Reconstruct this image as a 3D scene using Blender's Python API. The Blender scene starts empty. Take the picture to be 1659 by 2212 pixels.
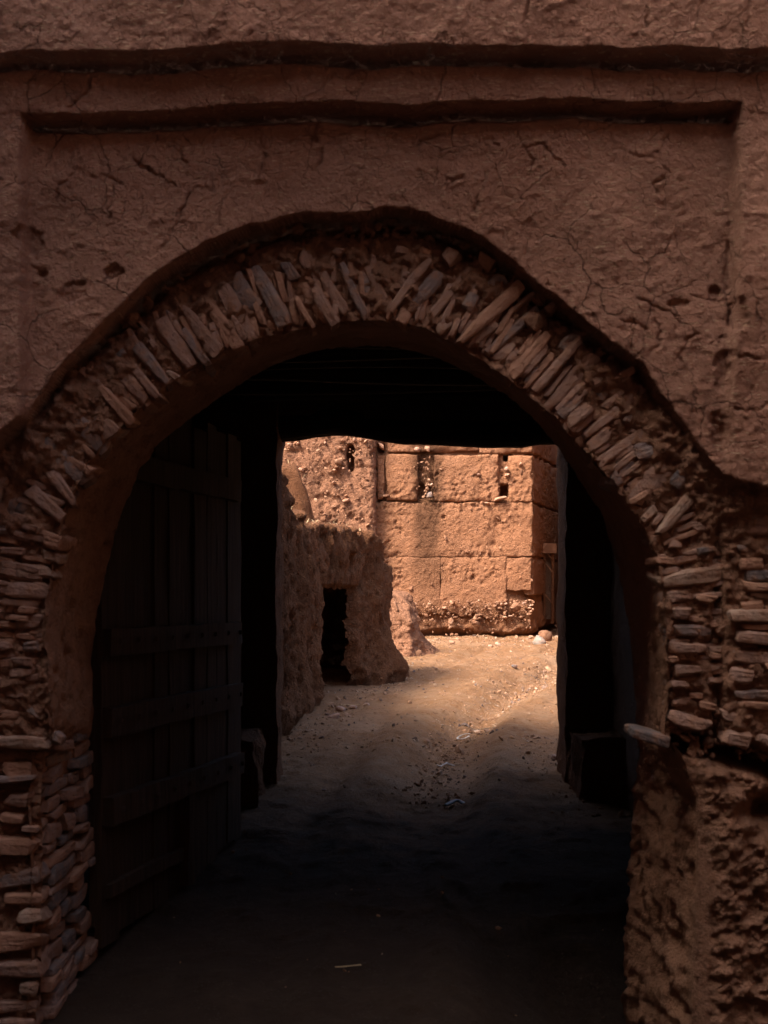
import bpy, math, random
import numpy as np
from mathutils import Vector, Matrix

SC = bpy.context.scene
COL = SC.collection
rnd = random.Random(7)
R = math.radians

# ------------------------------------------------------------------ camera
EYE = 1.6
F, U0, V0 = 3072.0, 829.5, 1290.0          # measuring grid used for the survey of the photograph
cam_d = bpy.data.cameras.new('camera')
cam = bpy.data.objects.new('camera', cam_d)
COL.objects.link(cam)
cam.location = (0, 0, EYE)
cam.rotation_euler = (R(90), 0, 0)
cam_d.sensor_fit = 'VERTICAL'
cam_d.sensor_height = 36.0
cam_d.sensor_width = 27.0
cam_d.lens = 50.0
cam_d.shift_y = 184.0 / 2212.0
cam_d.clip_start = 0.1
cam_d.clip_end = 400.0
cam_d.dof.use_dof = True
cam_d.dof.focus_distance = 19.0
cam_d.dof.aperture_fstop = 5.6
SC.camera = cam

# ------------------------------------------------------------------ light
SUN_TO = Vector((-0.48, -0.42, 0.77)).normalized()      # direction towards the sun
world = bpy.data.worlds.new('World')
SC.world = world
world.use_nodes = True
wn = world.node_tree.nodes
wn.clear()
sky = wn.new('ShaderNodeTexSky')
sky.sky_type = 'NISHITA'
sky.sun_disc = False
sky.sun_elevation = math.asin(SUN_TO.z)
sky.sun_rotation = math.atan2(SUN_TO.x, SUN_TO.y)
sky.air_density = 0.8
sky.dust_density = 6.0
sky.ozone_density = 0.6
bg = wn.new('ShaderNodeBackground')
bg.inputs['Strength'].default_value = 0.135
wo = wn.new('ShaderNodeOutputWorld')
world.node_tree.links.new(sky.outputs[0], bg.inputs[0])
world.node_tree.links.new(bg.outputs[0], wo.inputs[0])

sun_d = bpy.data.lights.new('sun', 'SUN')
sun_d.energy = 2.2
sun_d.angle = R(15.0)
sun_d.color = (1.0, 0.90, 0.76)
sun = bpy.data.objects.new('sun', sun_d)
COL.objects.link(sun)
sun.rotation_euler = (-SUN_TO).to_track_quat('-Z', 'Y').to_euler()

SC.view_settings.view_transform = 'Standard'
SC.view_settings.look = 'None'
SC.view_settings.exposure = 1.95
SC.view_settings.gamma = 1.0
SC.view_settings.use_curve_mapping = False
SC.render.engine = 'CYCLES'
SC.cycles.use_denoising = True
SC.cycles.max_bounces = 8
SC.cycles.diffuse_bounces = 5
SC.cycles.sample_clamp_indirect = 6.0

# ------------------------------------------------------------------ helpers
def W(u, v, Y):
    """survey point (u right, v down on the measuring grid) at depth Y -> metres"""
    return ((u - U0) / F * Y, Y, EYE - (v - V0) / F * Y)

def XZ(pts, Y):
    a = np.array(pts, float)
    return np.stack([(a[:, 0] - U0) / F * Y, EYE - (a[:, 1] - V0) / F * Y], 1)

def sm(t):
    t = np.clip(t, 0.0, 1.0)
    return t * t * (3 - 2 * t)

def _h(ix, iy, iz, seed):
    n = (ix.astype(np.int64) * 374761393 + iy.astype(np.int64) * 668265263
         + iz.astype(np.int64) * 2147483647 + seed * 974711) & 0xFFFFFFFF
    n = ((n ^ (n >> 13)) * 1274126177) & 0xFFFFFFFF
    n = ((n ^ (n >> 15)) * 2246822519) & 0xFFFFFFFF
    return ((n ^ (n >> 16)) & 0xFFFF) / 32767.5 - 1.0

def noise(x, y, z, seed=0):
    x, y, z = np.broadcast_arrays(np.asarray(x, float), np.asarray(y, float), np.asarray(z, float))
    fx, fy, fz = np.floor(x), np.floor(y), np.floor(z)
    tx, ty, tz = sm(x - fx), sm(y - fy), sm(z - fz)
    ix, iy, iz = fx.astype(np.int64), fy.astype(np.int64), fz.astype(np.int64)
    def L(a, b, t): return a + (b - a) * t
    def pl(k):
        return L(L(_h(ix, iy, iz + k, seed), _h(ix + 1, iy, iz + k, seed), tx),
                 L(_h(ix, iy + 1, iz + k, seed), _h(ix + 1, iy + 1, iz + k, seed), tx), ty)
    return L(pl(0), pl(1), tz)

def fbm(x, y, z, freq, octs=4, seed=0, gain=0.5):
    s, a, t = 0.0, 1.0, 0.0
    for o in range(octs):
        k = freq * (2.03 ** o)
        s = s + a * noise(np.asarray(x) * k + 17.3 * o, np.asarray(y) * k - 9.1 * o, np.asarray(z) * k + 4.7 * o, seed + o)
        t += a
        a *= gain
    return s / t

def ridge(x, y, z, freq, octs=3, seed=0):
    s, a, t = 0.0, 1.0, 0.0
    for o in range(octs):
        k = freq * (2.1 ** o)
        s = s + a * (1 - np.abs(noise(np.asarray(x) * k, np.asarray(y) * k, np.asarray(z) * k, seed + o)) * 2)
        t += a
        a *= 0.5
    return s / t

def mesh_np(name, verts, faces, smooth=True):
    verts = np.asarray(verts, np.float32)
    faces = np.asarray(faces, np.int32)
    me = bpy.data.meshes.new(name)
    n, k = faces.shape
    me.vertices.add(len(verts))
    me.vertices.foreach_set('co', verts.ravel())
    me.loops.add(n * k)
    me.loops.foreach_set('vertex_index', faces.ravel())
    me.polygons.add(n)
    me.polygons.foreach_set('loop_start', np.arange(0, n * k, k, dtype=np.int32))
    me.polygons.foreach_set('loop_total', np.full(n, k, np.int32))
    me.polygons.foreach_set('use_smooth', np.full(n, bool(smooth)))
    me.update(calc_edges=True)
    me.validate()
    return me

def grid_faces(nr, nc, wrap=False):
    i = np.arange(nr - 1)[:, None]
    j = np.arange(nc - 1)[None, :]
    a = i * nc + j
    f = np.stack([a, a + 1, a + nc + 1, a + nc], -1).reshape(-1, 4)
    return f

def obj(name, me, mat, parent=None, kind=None, loc=None):
    o = bpy.data.objects.new(name, me)
    COL.objects.link(o)
    if mat is not None:
        me.materials.clear()
        me.materials.append(mat)
    if loc is not None:
        o.location = loc
    if parent is not None:
        o.parent = parent
        o.matrix_parent_inverse = Matrix.Translation(-Vector(parent.location)) if parent.type == 'EMPTY' else Matrix.Identity(4)
    if kind:
        o['kind'] = kind
    return o

def thing(name, label, cat, loc=(0, 0, 0), group=None):
    o = bpy.data.objects.new(name, None)
    o.empty_display_size = 0.2
    COL.objects.link(o)
    o.location = loc
    o['label'] = label
    o['category'] = cat
    if group:
        o['group'] = group
    return o

def tag(o, label, cat, group=None):
    o['label'] = label
    o['category'] = cat
    if group:
        o['group'] = group
    return o

def polydist(px, pz, poly):
    """distance of points to an open polyline"""
    d2 = np.full(px.shape, 1e9)
    for (ax, az), (bx, bz) in zip(poly[:-1], poly[1:]):
        vx, vz = bx - ax, bz - az
        L = vx * vx + vz * vz + 1e-12
        t = np.clip(((px - ax) * vx + (pz - az) * vz) / L, 0, 1)
        d2 = np.minimum(d2, (px - ax - t * vx) ** 2 + (pz - az - t * vz) ** 2)
    return np.sqrt(d2)

def inside(px, pz, poly):
    c = np.zeros(px.shape, bool)
    n = len(poly)
    for i in range(n):
        ax, az = poly[i]
        bx, bz = poly[(i + 1) % n]
        if az == bz:
            continue
        cond = ((az > pz) != (bz > pz)) & (px < (bx - ax) * (pz - az) / (bz - az) + ax)
        c ^= cond
    return c

# ------------------------------------------------------------------ materials
class NT:
    def __init__(self, name):
        self.m = bpy.data.materials.new(name)
        self.m.use_nodes = True
        self.n = self.m.node_tree.nodes
        self.l = self.m.node_tree.links
        self.n.clear()
        self.out = self.n.new('ShaderNodeOutputMaterial')
        self.b = self.n.new('ShaderNodeBsdfPrincipled')
        self.b.inputs['Roughness'].default_value = 0.95
        self.b.inputs['Specular IOR Level'].default_value = 0.12
        self.l.new(self.b.outputs[0], self.out.inputs[0])
        self.tc = self.n.new('ShaderNodeTexCoord').outputs['Object']
    def link(self, a, b): self.l.new(a, b)
    def mapping(self, scale=(1, 1, 1), rot=(0, 0, 0), src=None):
        m = self.n.new('ShaderNodeMapping')
        m.inputs['Scale'].default_value = scale
        m.inputs['Rotation'].default_value = rot
        self.link(src or self.tc, m.inputs['Vector'])
        return m.outputs[0]
    def noise(self, scale, detail=6, rough=0.6, vec=None, dist=0.0):
        t = self.n.new('ShaderNodeTexNoise')
        t.inputs['Scale'].default_value = scale
        t.inputs['Detail'].default_value = detail
        t.inputs['Roughness'].default_value = rough
        t.inputs['Distortion'].default_value = dist
        self.link(vec or self.tc, t.inputs['Vector'])
        return t.outputs['Fac']
    def voro(self, scale, feature='F1', vec=None, out='Distance', rnd_=1.0):
        t = self.n.new('ShaderNodeTexVoronoi')
        t.feature = feature
        t.inputs['Scale'].default_value = scale
        t.inputs['Randomness'].default_value = rnd_
        self.link(vec or self.tc, t.inputs['Vector'])
        return t.outputs[out]
    def ramp(self, fac, stops):
        r = self.n.new('ShaderNodeValToRGB')
        e = r.color_ramp.elements
        while len(e) < len(stops):
            e.new(0.5)
        for el, (p, c) in zip(e, stops):
            el.position = p
            el.color = c if len(c) == 4 else (*c, 1)
        self.link(fac, r.inputs[0])
        return r.outputs[0]
    def rng(self, fac, a, b, c=0.0, d=1.0):
        r = self.n.new('ShaderNodeMapRange')
        r.inputs[1].default_value, r.inputs[2].default_value = a, b
        r.inputs[3].default_value, r.inputs[4].default_value = c, d
        self.link(fac, r.inputs[0])
        return r.outputs[0]
    def mix(self, fac, a, b, mode='MIX'):
        m = self.n.new('ShaderNodeMix')
        m.data_type = 'RGBA'
        m.blend_type = mode
        for sock, v in ((m.inputs[0], fac), (m.inputs[6], a), (m.inputs[7], b)):
            if isinstance(v, (int, float)):
                sock.default_value = v
            elif isinstance(v, tuple):
                sock.default_value = (*v, 1)
            else:
                self.link(v, sock)
        return m.outputs[2]
    def math(self, op, a, b=None):
        m = self.n.new('ShaderNodeMath')
        m.operation = op
        for s, v in ((m.inputs[0], a), (m.inputs[1], b)):
            if v is None:
                continue
            if isinstance(v, (int, float)):
                s.default_value = v
            else:
                self.link(v, s)
        return m.outputs[0]
    def bump(self, h, dist, strength=1.0, prev=None):
        b = self.n.new('ShaderNodeBump')
        b.inputs['Distance'].default_value = dist
        b.inputs['Strength'].default_value = strength
        self.link(h, b.inputs['Height'])
        if prev is not None:
            self.link(prev, b.inputs['Normal'])
        return b.outputs[0]
    def done(self, col, normal=None, rough=None):
        if isinstance(col, tuple):
            self.b.inputs['Base Color'].default_value = (*col, 1)
        else:
            self.link(col, self.b.inputs['Base Color'])
        if normal is not None:
            self.link(normal, self.b.inputs['Normal'])
        if rough is not None:
            self.b.inputs['Roughness'].default_value = rough
        return self.m

def sc(c, k):
    return tuple(min(1.0, x * k) for x in c)

def earth(name, c, big=1.2, grain=90.0, bump1=0.006, bump2=0.003, pebble=0.0, pebble_scale=30.0,
          streak=False, straw=0.0, contrast=1.0, stain=None, hairline=False, cool=(0.30, 0.20, 0.16)):
    t = NT(name)
    n1 = t.noise(big, 8, 0.62)
    n2 = t.noise(big * 7.0, 8, 0.65)
    n3 = t.noise(grain, 5, 0.7)
    col = t.ramp(n1, [(0.30, sc(c, 1 - 0.22 * contrast)), (0.52, c), (0.72, sc(c, 1 + 0.22 * contrast))])
    col = t.mix(t.rng(n2, 0.42, 0.66, 0, 0.55), col, cool)
    col = t.mix(t.rng(n3, 0.35, 0.7, 0, 0.35), col, sc(c, 1.35))
    col = t.mix(t.rng(n3, 0.36, 0.28, 0, 0.4), col, sc(c, 0.55))
    vec = t.tc
    if streak:
        vs = t.mapping((9.0, 9.0, 0.9))
        ns = t.noise(3.0, 6, 0.65, vs)
        col = t.mix(t.rng(ns, 0.45, 0.7, 0, 0.5), col, sc(c, 0.62))
    nrm = t.bump(t.noise(grain * 0.25, 6, 0.7), bump1 * 2.2, 1.0)
    nrm = t.bump(n3, bump2 * 2, 1.0, nrm)
    if streak:
        nrm = t.bump(ns, 0.02, 1.0, nrm)
    if pebble > 0:
        w = t.noise(pebble_scale * 0.6, 3, 0.5)
        v = t.voro(pebble_scale, 'F1')
        pb = t.rng(v, 0.05, 0.42, 1, 0)
        sel = t.rng(w, 0.5, 0.58, 0, 1)
        pbs = t.math('MULTIPLY', pb, sel)
        nrm = t.bump(pbs, 0.5 / pebble_scale * pebble, 1.0, nrm)
        vc = t.voro(pebble_scale, 'F1', None, 'Color')
        pc = t.ramp(vc, [(0.2, sc(c, 0.7)), (0.55, sc(c, 1.15)), (0.9, (c[0] * 1.35, c[1] * 1.5, c[2] * 1.7))])
        col = t.mix(t.math('MULTIPLY', t.rng(v, 0.36, 0.28, 0, 0.7), sel), col, pc)
    if stain:
        # old water stain running down the wall below a spout
        sx = t.n.new('ShaderNodeSeparateXYZ')
        t.link(t.tc, sx.inputs[0])
        wob = t.math('MULTIPLY', t.math('SUBTRACT', t.noise(2.6, 5, 0.6), 0.5), 0.35)
        dx = t.math('ABSOLUTE', t.math('ADD', t.math('SUBTRACT', sx.outputs['X'], stain[0]), wob))
        band = t.rng(dx, stain[1], stain[1] * 2.2, 1, 0)
        hz = t.rng(sx.outputs['Z'], 1.6, 2.6, 0.25, 1.0)
        band = t.math('MULTIPLY', t.math('MULTIPLY', band, hz), t.rng(t.noise(9.0, 5, 0.7), 0.3, 0.6, 0.55, 0.95))
        col = t.mix(band, col, sc(c, 0.30))
    if hairline:
        # fine drying cracks of the coat
        nz = t.n.new('ShaderNodeTexNoise')
        nz.inputs['Scale'].default_value = 9.0
        nz.inputs['Detail'].default_value = 4
        t.link(t.tc, nz.inputs['Vector'])
        va = t.n.new('ShaderNodeVectorMath')
        va.operation = 'MULTIPLY_ADD'
        va.inputs[1].default_value = (0.10, 0.10, 0.10)
        t.link(nz.outputs['Color'], va.inputs[0])
        t.link(t.tc, va.inputs[2])
        for k_, (scl, wd, thr) in enumerate(((5.0, 0.017, 0.45), (11.0, 0.020, 0.51))):
            e_ = t.voro(scl, 'DISTANCE_TO_EDGE', va.outputs[0])
            ln_ = t.rng(e_, wd * 0.4, wd, 1, 0)
            msk = t.rng(t.noise(2.1 + k_, 4, 0.6), thr, thr + 0.10, 0, 1)
            ck = t.math('MULTIPLY', ln_, msk)
            nrm = t.bump(t.math('SUBTRACT', 1.0, ck), 0.012, 1.0, nrm)
            col = t.mix(t.math('MULTIPLY', ck, 0.6), col, sc(c, 0.30))
        # thin washes and patches of a later, redder coat
        col = t.mix(t.rng(t.noise(0.9, 5, 0.55), 0.50, 0.60, 0, 0.5), col, (c[0] * 0.86, c[1] * 0.78, c[2] * 0.74))
        col = t.mix(t.rng(t.noise(30.0, 6, 0.8), 0.60, 0.72, 0, 0.6), col, sc(c, 1.35))
    if straw > 0:
        for k, ang in enumerate((0.3, 1.25, -0.6)):
            vm = t.mapping((26.0, 26.0, 160.0), (0, ang, 0))
            ns2 = t.noise(1.0, 2, 0.5, vm)
            f = t.rng(ns2, 0.66, 0.72, 0, straw)
            col = t.mix(f, col, (0.60, 0.42, 0.27))
    return t.done(col, nrm)

CLAY = (0.33, 0.160, 0.098)
M_plaster = earth('mud_plaster', (0.435, 0.236, 0.164), big=1.6, grain=70, bump1=0.009, bump2=0.004, straw=0.8, contrast=1.2, hairline=True, cool=(0.37, 0.200, 0.142))
M_mortar = earth('mud_mortar', (0.32, 0.168, 0.104), big=5, grain=60, bump1=0.012, bump2=0.005, pebble=0.5, pebble_scale=45, cool=(0.26, 0.145, 0.10))
M_soffit = earth('mud_soffit', (0.34, 0.182, 0.112), big=4, grain=55, bump1=0.010, bump2=0.004, cool=(0.28, 0.155, 0.10))
M_ram = earth('rammed_earth', (0.265, 0.123, 0.065), big=0.9, grain=38, bump1=0.006, bump2=0.014, pebble=0.5, pebble_scale=28, contrast=0.9, cool=(0.24, 0.118, 0.070), stain=((922 - U0) / F * 21.8, 0.13))
M_rubwall = earth('pebbly_earth', (0.245, 0.117, 0.068), big=1.3, grain=26, bump1=0.010, bump2=0.018, pebble=0.7, pebble_scale=18, contrast=1.1, cool=(0.21, 0.108, 0.068))
M_ruin = earth('weathered_earth', (0.190, 0.082, 0.040), big=1.5, grain=42, bump1=0.014, bump2=0.016, pebble=0.5, pebble_scale=26, streak=True, cool=(0.150, 0.070, 0.040))
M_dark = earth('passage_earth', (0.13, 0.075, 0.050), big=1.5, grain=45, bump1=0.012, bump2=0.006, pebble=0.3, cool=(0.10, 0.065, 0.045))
M_house = earth('house_earth', (0.32, 0.165, 0.100), big=0.6, grain=30, bump1=0.012, bump2=0.006)

def stone_mat(name, c, c2, dust=0.5):
    t = NT(name)
    oi = t.n.new('ShaderNodeObjectInfo').outputs['Random']
    n1 = t.noise(7.0, 6, 0.6)
    lay = t.noise(5.0, 5, 0.6, t.mapping((1, 6, 6)))
    col = t.ramp(n1, [(0.3, c), (0.7, c2)])
    col = t.mix(t.rng(lay, 0.5, 0.62, 0, 0.5), col, sc(c, 0.72))
    col = t.mix(t.rng(oi, 0.0, 1.0, 0.0, 0.55), col, sc(c2, 0.85))
    col = t.mix(t.rng(t.noise(11.0, 7, 0.75), 0.46, 0.60, 0, min(0.9, dust + 0.15)), col, (0.33, 0.178, 0.112))
    nrm = t.bump(t.noise(14, 6, 0.7), 0.02, 1.0, t.bump(lay, 0.016, 1.0))
    nrm = t.bump(t.noise(60, 5, 0.7), 0.004, 1.0, nrm)
    return t.done(col, nrm, 0.8)

M_slate = stone_mat('blue_slate', (0.205, 0.165, 0.160), (0.275, 0.200, 0.170), 0.65)
M_brown = stone_mat('brown_schist', (0.290, 0.190, 0.150), (0.370, 0.225, 0.168), 0.65)
M_rust = stone_mat('rust_schist', (0.380, 0.205, 0.135), (0.430, 0.240, 0.160), 0.6)
M_pale = stone_mat('pale_schist', (0.420, 0.310, 0.240), (0.420, 0.275, 0.200), 0.55)
M_dkslate = stone_mat('dark_slate', (0.120, 0.108, 0.110), (0.180, 0.145, 0.135), 0.5)
SM = {'b': M_slate, 'n': M_brown, 'r': M_rust, 'p': M_pale, 'd': M_dkslate}

M_bould = stone_mat('grey_boulder', (0.26, 0.23, 0.20), (0.31, 0.25, 0.21), 0.4)
def pebble_mat():
    t = NT('embedded_pebbles')
    wn_ = t.voro(9.0, 'F1', None, 'Color')
    return t.done(t.ramp(wn_, [(0.15, (0.16, 0.08, 0.048)), (0.6, (0.24, 0.12, 0.070)), (0.92, (0.32, 0.19, 0.125))]), None, 0.9)
M_pebble = pebble_mat()

SMX = {'e': M_pebble}

def wood_mat(name, c):
    t = NT(name)
    v = t.mapping((14, 14, 0.8))
    n1 = t.noise(2.5, 7, 0.65, v)
    col = t.ramp(n1, [(0.3, sc(c, 0.45)), (0.55, c), (0.75, sc(c, 1.6))])
    nrm = t.bump(n1, 0.008, 1.0)
    return t.done(col, nrm, 0.85)
M_wood = wood_mat('old_door_wood', (0.046, 0.026, 0.016))
def logmat(name, c):
    t = NT(name)
    v = t.mapping((0.7, 12, 12))
    n1 = t.noise(2.5, 7, 0.65, v)
    col = t.ramp(n1, [(0.3, sc(c, 0.4)), (0.55, c), (0.75, sc(c, 2.2))])
    return t.done(col, t.bump(n1, 0.015, 1.0), 0.85)
M_log = logmat('smoked_beam_wood', (0.035, 0.022, 0.014))

def plain(name, c, rough=0.9, nscale=20.0):
    t = NT(name)
    n = t.noise(nscale, 5, 0.6)
    return t.done(t.ramp(n, [(0.3, sc(c, 0.75)), (0.7, sc(c, 1.15))]), t.bump(n, 0.004, 0.8), rough)
M_white = plain('white_plastic', (0.42, 0.37, 0.33), 0.6)
M_grey = plain('grey_plastic', (0.10, 0.105, 0.11), 0.5)
M_stick = plain('dry_wood', (0.26, 0.17, 0.10))
M_straw = plain('dry_straw', (0.40, 0.29, 0.17))
M_iron = plain('rusty_iron', (0.06, 0.04, 0.035), 0.6)

def ground_mat():
    t = NT('trodden_earth')
    n1 = t.noise(0.8, 8, 0.6)
    n2 = t.noise(6.0, 8, 0.65)
    n3 = t.noise(70.0, 5, 0.7)
    c = (0.245, 0.122, 0.058)
    col = t.ramp(n1, [(0.32, sc(c, 0.85)), (0.5, c), (0.68, (0.30, 0.175, 0.103))])
    col = t.mix(t.rng(n2, 0.46, 0.66, 0, 0.7), col, (0.29, 0.178, 0.108))
    col = t.mix(t.rng(t.noise(14.0, 6, 0.7), 0.52, 0.68, 0, 0.55), col, (0.150, 0.076, 0.040))
    col = t.mix(t.rng(t.noise(2.2, 6, 0.6), 0.54, 0.68, 0, 0.5), col, (0.27, 0.14, 0.075))
    col = t.mix(t.rng(n3, 0.40, 0.30, 0, 0.5), col, sc(c, 0.45))
    col = t.mix(t.rng(t.noise(28.0, 6, 0.75), 0.52, 0.64, 0, 0.55), col, (0.33, 0.20, 0.125))
    col = t.mix(t.rng(t.noise(19.0, 6, 0.75), 0.54, 0.66, 0, 0.65), col, (0.11, 0.058, 0.032))
    v = t.voro(55, 'F1')
    vc = t.voro(55, 'F1', None, 'Color')
    sel = t.rng(t.noise(9, 4, 0.6), 0.50, 0.62, 0, 1)
    pb = t.math('MULTIPLY', t.rng(v, 0.30, 0.20, 0, 0.8), sel)
    col = t.mix(pb, col, t.ramp(vc, [(0.2, (0.10, 0.075, 0.065)), (0.5, sc(c, 0.9)), (0.85, (0.36, 0.27, 0.20))]))
    # the passage's shade is painted into grey-brown soil as near-black, ragged outside
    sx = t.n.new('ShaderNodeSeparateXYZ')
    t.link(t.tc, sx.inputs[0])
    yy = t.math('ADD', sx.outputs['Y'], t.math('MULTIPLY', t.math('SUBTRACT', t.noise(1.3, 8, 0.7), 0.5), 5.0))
    passage_shade = t.math('MULTIPLY', t.rng(yy, 9.7, 8.0, 0, 0.9), t.rng(sx.outputs['Y'], 3.0, 4.5, 0, 1))
    col = t.mix(passage_shade, col, t.mix(pb, t.ramp(n2, [(0.3, (0.024, 0.018, 0.014)), (0.6, (0.038, 0.027, 0.021)), (0.8, (0.056, 0.038, 0.028))]), (0.085, 0.07, 0.06)))
    gly = t.rng(t.noise(12.0, 6, 0.7), 0.45, 0.6, 0, 0.0)
    nrm = t.bump(n2, 0.05, 1.0)
    nrm = t.bump(t.noise(22, 8, 0.75), 0.035, 1.0, nrm)
    nrm = t.bump(n3, 0.012, 1.0, nrm)
    nrm = t.bump(pb, 0.01, 1.0, nrm)
    return t.done(col, nrm)
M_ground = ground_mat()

# ------------------------------------------------------------------ ground
GY = np.array([-60, -20, 0, 5.3, 7.0, 9.6, 12.0, 17.0, 21.9, 30, 90.])
GZ = np.array([-0.6, -0.3, -0.12, -0.05, 0.10, 0.35, 0.48, 0.74, 1.00, 1.30, 2.2])
def gxy(u, v):
    """point of the sloping ground seen at survey point u, v"""
    Y = np.linspace(4.5, 40, 4000)
    vv = V0 + (EYE - np.interp(Y, GY, GZ)) / Y * F
    k = int(np.argmin(np.abs(vv - v)))
    return ((u - U0) / F * Y[k], Y[k])
GULLY = [gxy(*p) for p in ((1230, 1432), (1190, 1452), (1130, 1482), (1080, 1515), (1010, 1560), (965, 1605), (945, 1660), (930, 1740), (900, 1900))]
def ground_z(x, y, fine=True):
    x = np.asarray(x, float)
    y = np.asarray(y, float)
    z = np.interp(y, GY, GZ)
    d = polydist(x, y, GULLY)
    fade = sm((y - 7.0) / 3.0) * sm((26 - y) / 6.0)
    wob = 1 + 0.5 * noise(x * 1.7, y * 1.7, 0 * x, 91)
    z = z - 0.095 * np.exp(-(d / (0.22 * wob)) ** 2) * fade + 0.05 * np.exp(-((d - 0.42) / 0.2) ** 2) * fade
    z = z + 0.035 * fbm(x, y, 0 * x, 0.9, 3, 11)
    z = z - 0.34 * sm((x - 0.25) / 0.6) * sm((7.4 - y) / 1.3) * sm((y - 3.0) / 1.0) * sm((2.2 - x) / 0.5)
    if fine:
        z = z + 0.026 * fbm(x, y, 0 * x, 3.0, 5, 23, 0.62)
        # two shallow wheel ruts that follow the bend of the lane
        for off in (-0.62, 0.30):
            c = np.interp(y, [5, 9, 12, 15, 18, 21], [0.15, 0.2, 0.55, 0.95, 1.5, 2.4]) + off
            w = 0.10 * (1 + 0.3 * noise(x * 0 + off, y * 1.1, 0 * x, 95))
            z = z - 0.045 * np.exp(-((x - c) / w) ** 2) * (0.5 + 0.5 * noise(x * 0, y * 0.8, 0 * x, 96)) + 0.012 * np.exp(-((np.abs(x - c) - 0.2) / 0.08) ** 2)
        # clods and trampled bits
        z = z + 0.016 * sm((fbm(x, y, 0 * x, 8.0, 3, 27) - 0.18) / 0.2)
    return z

def axis(lo, f0, f1, hi, fine, coarse):
    a = list(np.arange(f0, f1 + fine * 0.5, fine))
    st, x, left = fine, f0, []
    while x > lo:
        st = min(st * 1.25, coarse)
        x -= st
        left.append(x)
    st, x, right = fine, a[-1], []
    while x < hi:
        st = min(st * 1.25, coarse)
        x += st
        right.append(x)
    return np.array(left[::-1] + a + right)

gx = axis(-90, -2.2, 4.0, 90, 0.032, 6.0)
gy = axis(-60, 4.6, 23.5, 120, 0.036, 6.0)
GXm, GYm = np.meshgrid(gx, gy)
gz_ = ground_z(GXm, GYm)
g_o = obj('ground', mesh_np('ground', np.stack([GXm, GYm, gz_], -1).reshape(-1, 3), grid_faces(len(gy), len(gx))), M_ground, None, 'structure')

# ------------------------------------------------------------------ generic pieces
def rough_box(lo, hi, res=0.06, amp=0.02, freq=4.0, seed=1, big=0.0):
    lo, hi = np.array(lo, float), np.array(hi, float)
    V, Fc, base = [], [], 0
    n = np.maximum(1, np.ceil((hi - lo) / res).astype(int))
    for ax in range(3):
        b, c = [(1, 2), (2, 0), (0, 1)][ax]
        for side in (0, 1):
            p = np.linspace(lo[b], hi[b], n[b] + 1)
            q = np.linspace(lo[c], hi[c], n[c] + 1)
            P, Q = np.meshgrid(p, q)
            v = np.zeros(P.shape + (3,))
            v[..., ax] = hi[ax] if side else lo[ax]
            v[..., b], v[..., c] = P, Q
            f = grid_faces(len(q), len(p))
            if not side:
                f = f[:, ::-1]
            V.append(v.reshape(-1, 3))
            Fc.append(f + base)
            base += P.size
    V = np.concatenate(V)
    x, y, z = V.T
    d = np.stack([fbm(x, y, z, freq, 4, seed + 10 * k) for k in range(3)], 1) * amp
    if big:
        d += np.stack([noise(x * 1.3, y * 1.3, z * 1.3, seed + 50 + k) for k in range(3)], 1) * big
    return V + d, np.concatenate(Fc)

def rounded_cube(k=4):
    """unit rounded-cube surface, k cells a side"""
    V, Fc, base = [], [], 0
    t = np.linspace(-1, 1, k + 1)
    P, Q = np.meshgrid(t, t)
    for ax in range(3):
        b, c = [(1, 2), (2, 0), (0, 1)][ax]
        for side in (-1, 1):
            v = np.zeros(P.shape + (3,))
            v[..., ax] = side
            v[..., b], v[..., c] = P, Q
            f = grid_faces(k + 1, k + 1)
            if side < 0:
                f = f[:, ::-1]
            V.append(v.reshape(-1, 3))
            Fc.append(f + base)
            base += P.size
    V = np.concatenate(V)
    Fc = np.concatenate(Fc)
    key = np.round(V * 1000).astype(int)
    _, idx, inv = np.unique(key, axis=0, return_index=True, return_inverse=True)
    return V[idx], inv.reshape(-1)[Fc]
RC_V, RC_F = rounded_cube(5)
RC3_V, RC3_F = rounded_cube(3)

def stone_mesh(name, L, w, d, seed, sq=5.0, rough=0.10, taper=0.25, cube=None, cuts=7):
    V0_, Fq = cube if cube else (RC_V, RC_F)
    p = V0_.copy()
    nrm = (np.abs(p) ** sq).sum(1) ** (1 / sq)
    p = p / nrm[:, None]
    r = random.Random(seed)
    tp = r.uniform(-taper, taper)
    bend = r.uniform(-0.12, 0.12)
    sk = r.uniform(-0.25, 0.25)
    x, y, z = p.T.copy()
    q = np.stack([x + sk * z * w / L, y, z * (1 + tp * x) + bend * (1 - x * x)], 1)
    s3 = np.array([L / 2, d / 2, w / 2])
    q = q * s3
    m = min(w, d)
    k = 1.0 / (1.6 * m)
    for ax in range(3):
        q[:, ax] += rough * m * (noise(q[:, 0] * k * 0.6, q[:, 1] * k, q[:, 2] * k, seed * 7 + ax) +
                                 0.5 * noise(q[:, 0] * k * 2, q[:, 1] * k * 2, q[:, 2] * k * 2, seed * 7 + ax + 3))
    g = np.random.default_rng(seed)
    if cuts:
        for _ in range(cuts):
            a = g.uniform(0, 2 * np.pi)
            nv = np.array([math.cos(a), g.normal() * 0.25, math.sin(a)])
            # support of the slab in that direction, then slice a bit off
            nv /= np.linalg.norm(nv)
            pr = q @ nv
            lim = pr.max() - g.uniform(0.02, 0.22) * min(w, 0.5 * L) * (1.0 + abs(nv[0]))
            q = q - np.clip(pr - lim, 0, None)[:, None] * nv[None] * 0.9
    me = mesh_np(name, q, Fq, True)
    if cuts:
        me.set_sharp_from_angle(angle=R(32))
    return me

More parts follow.
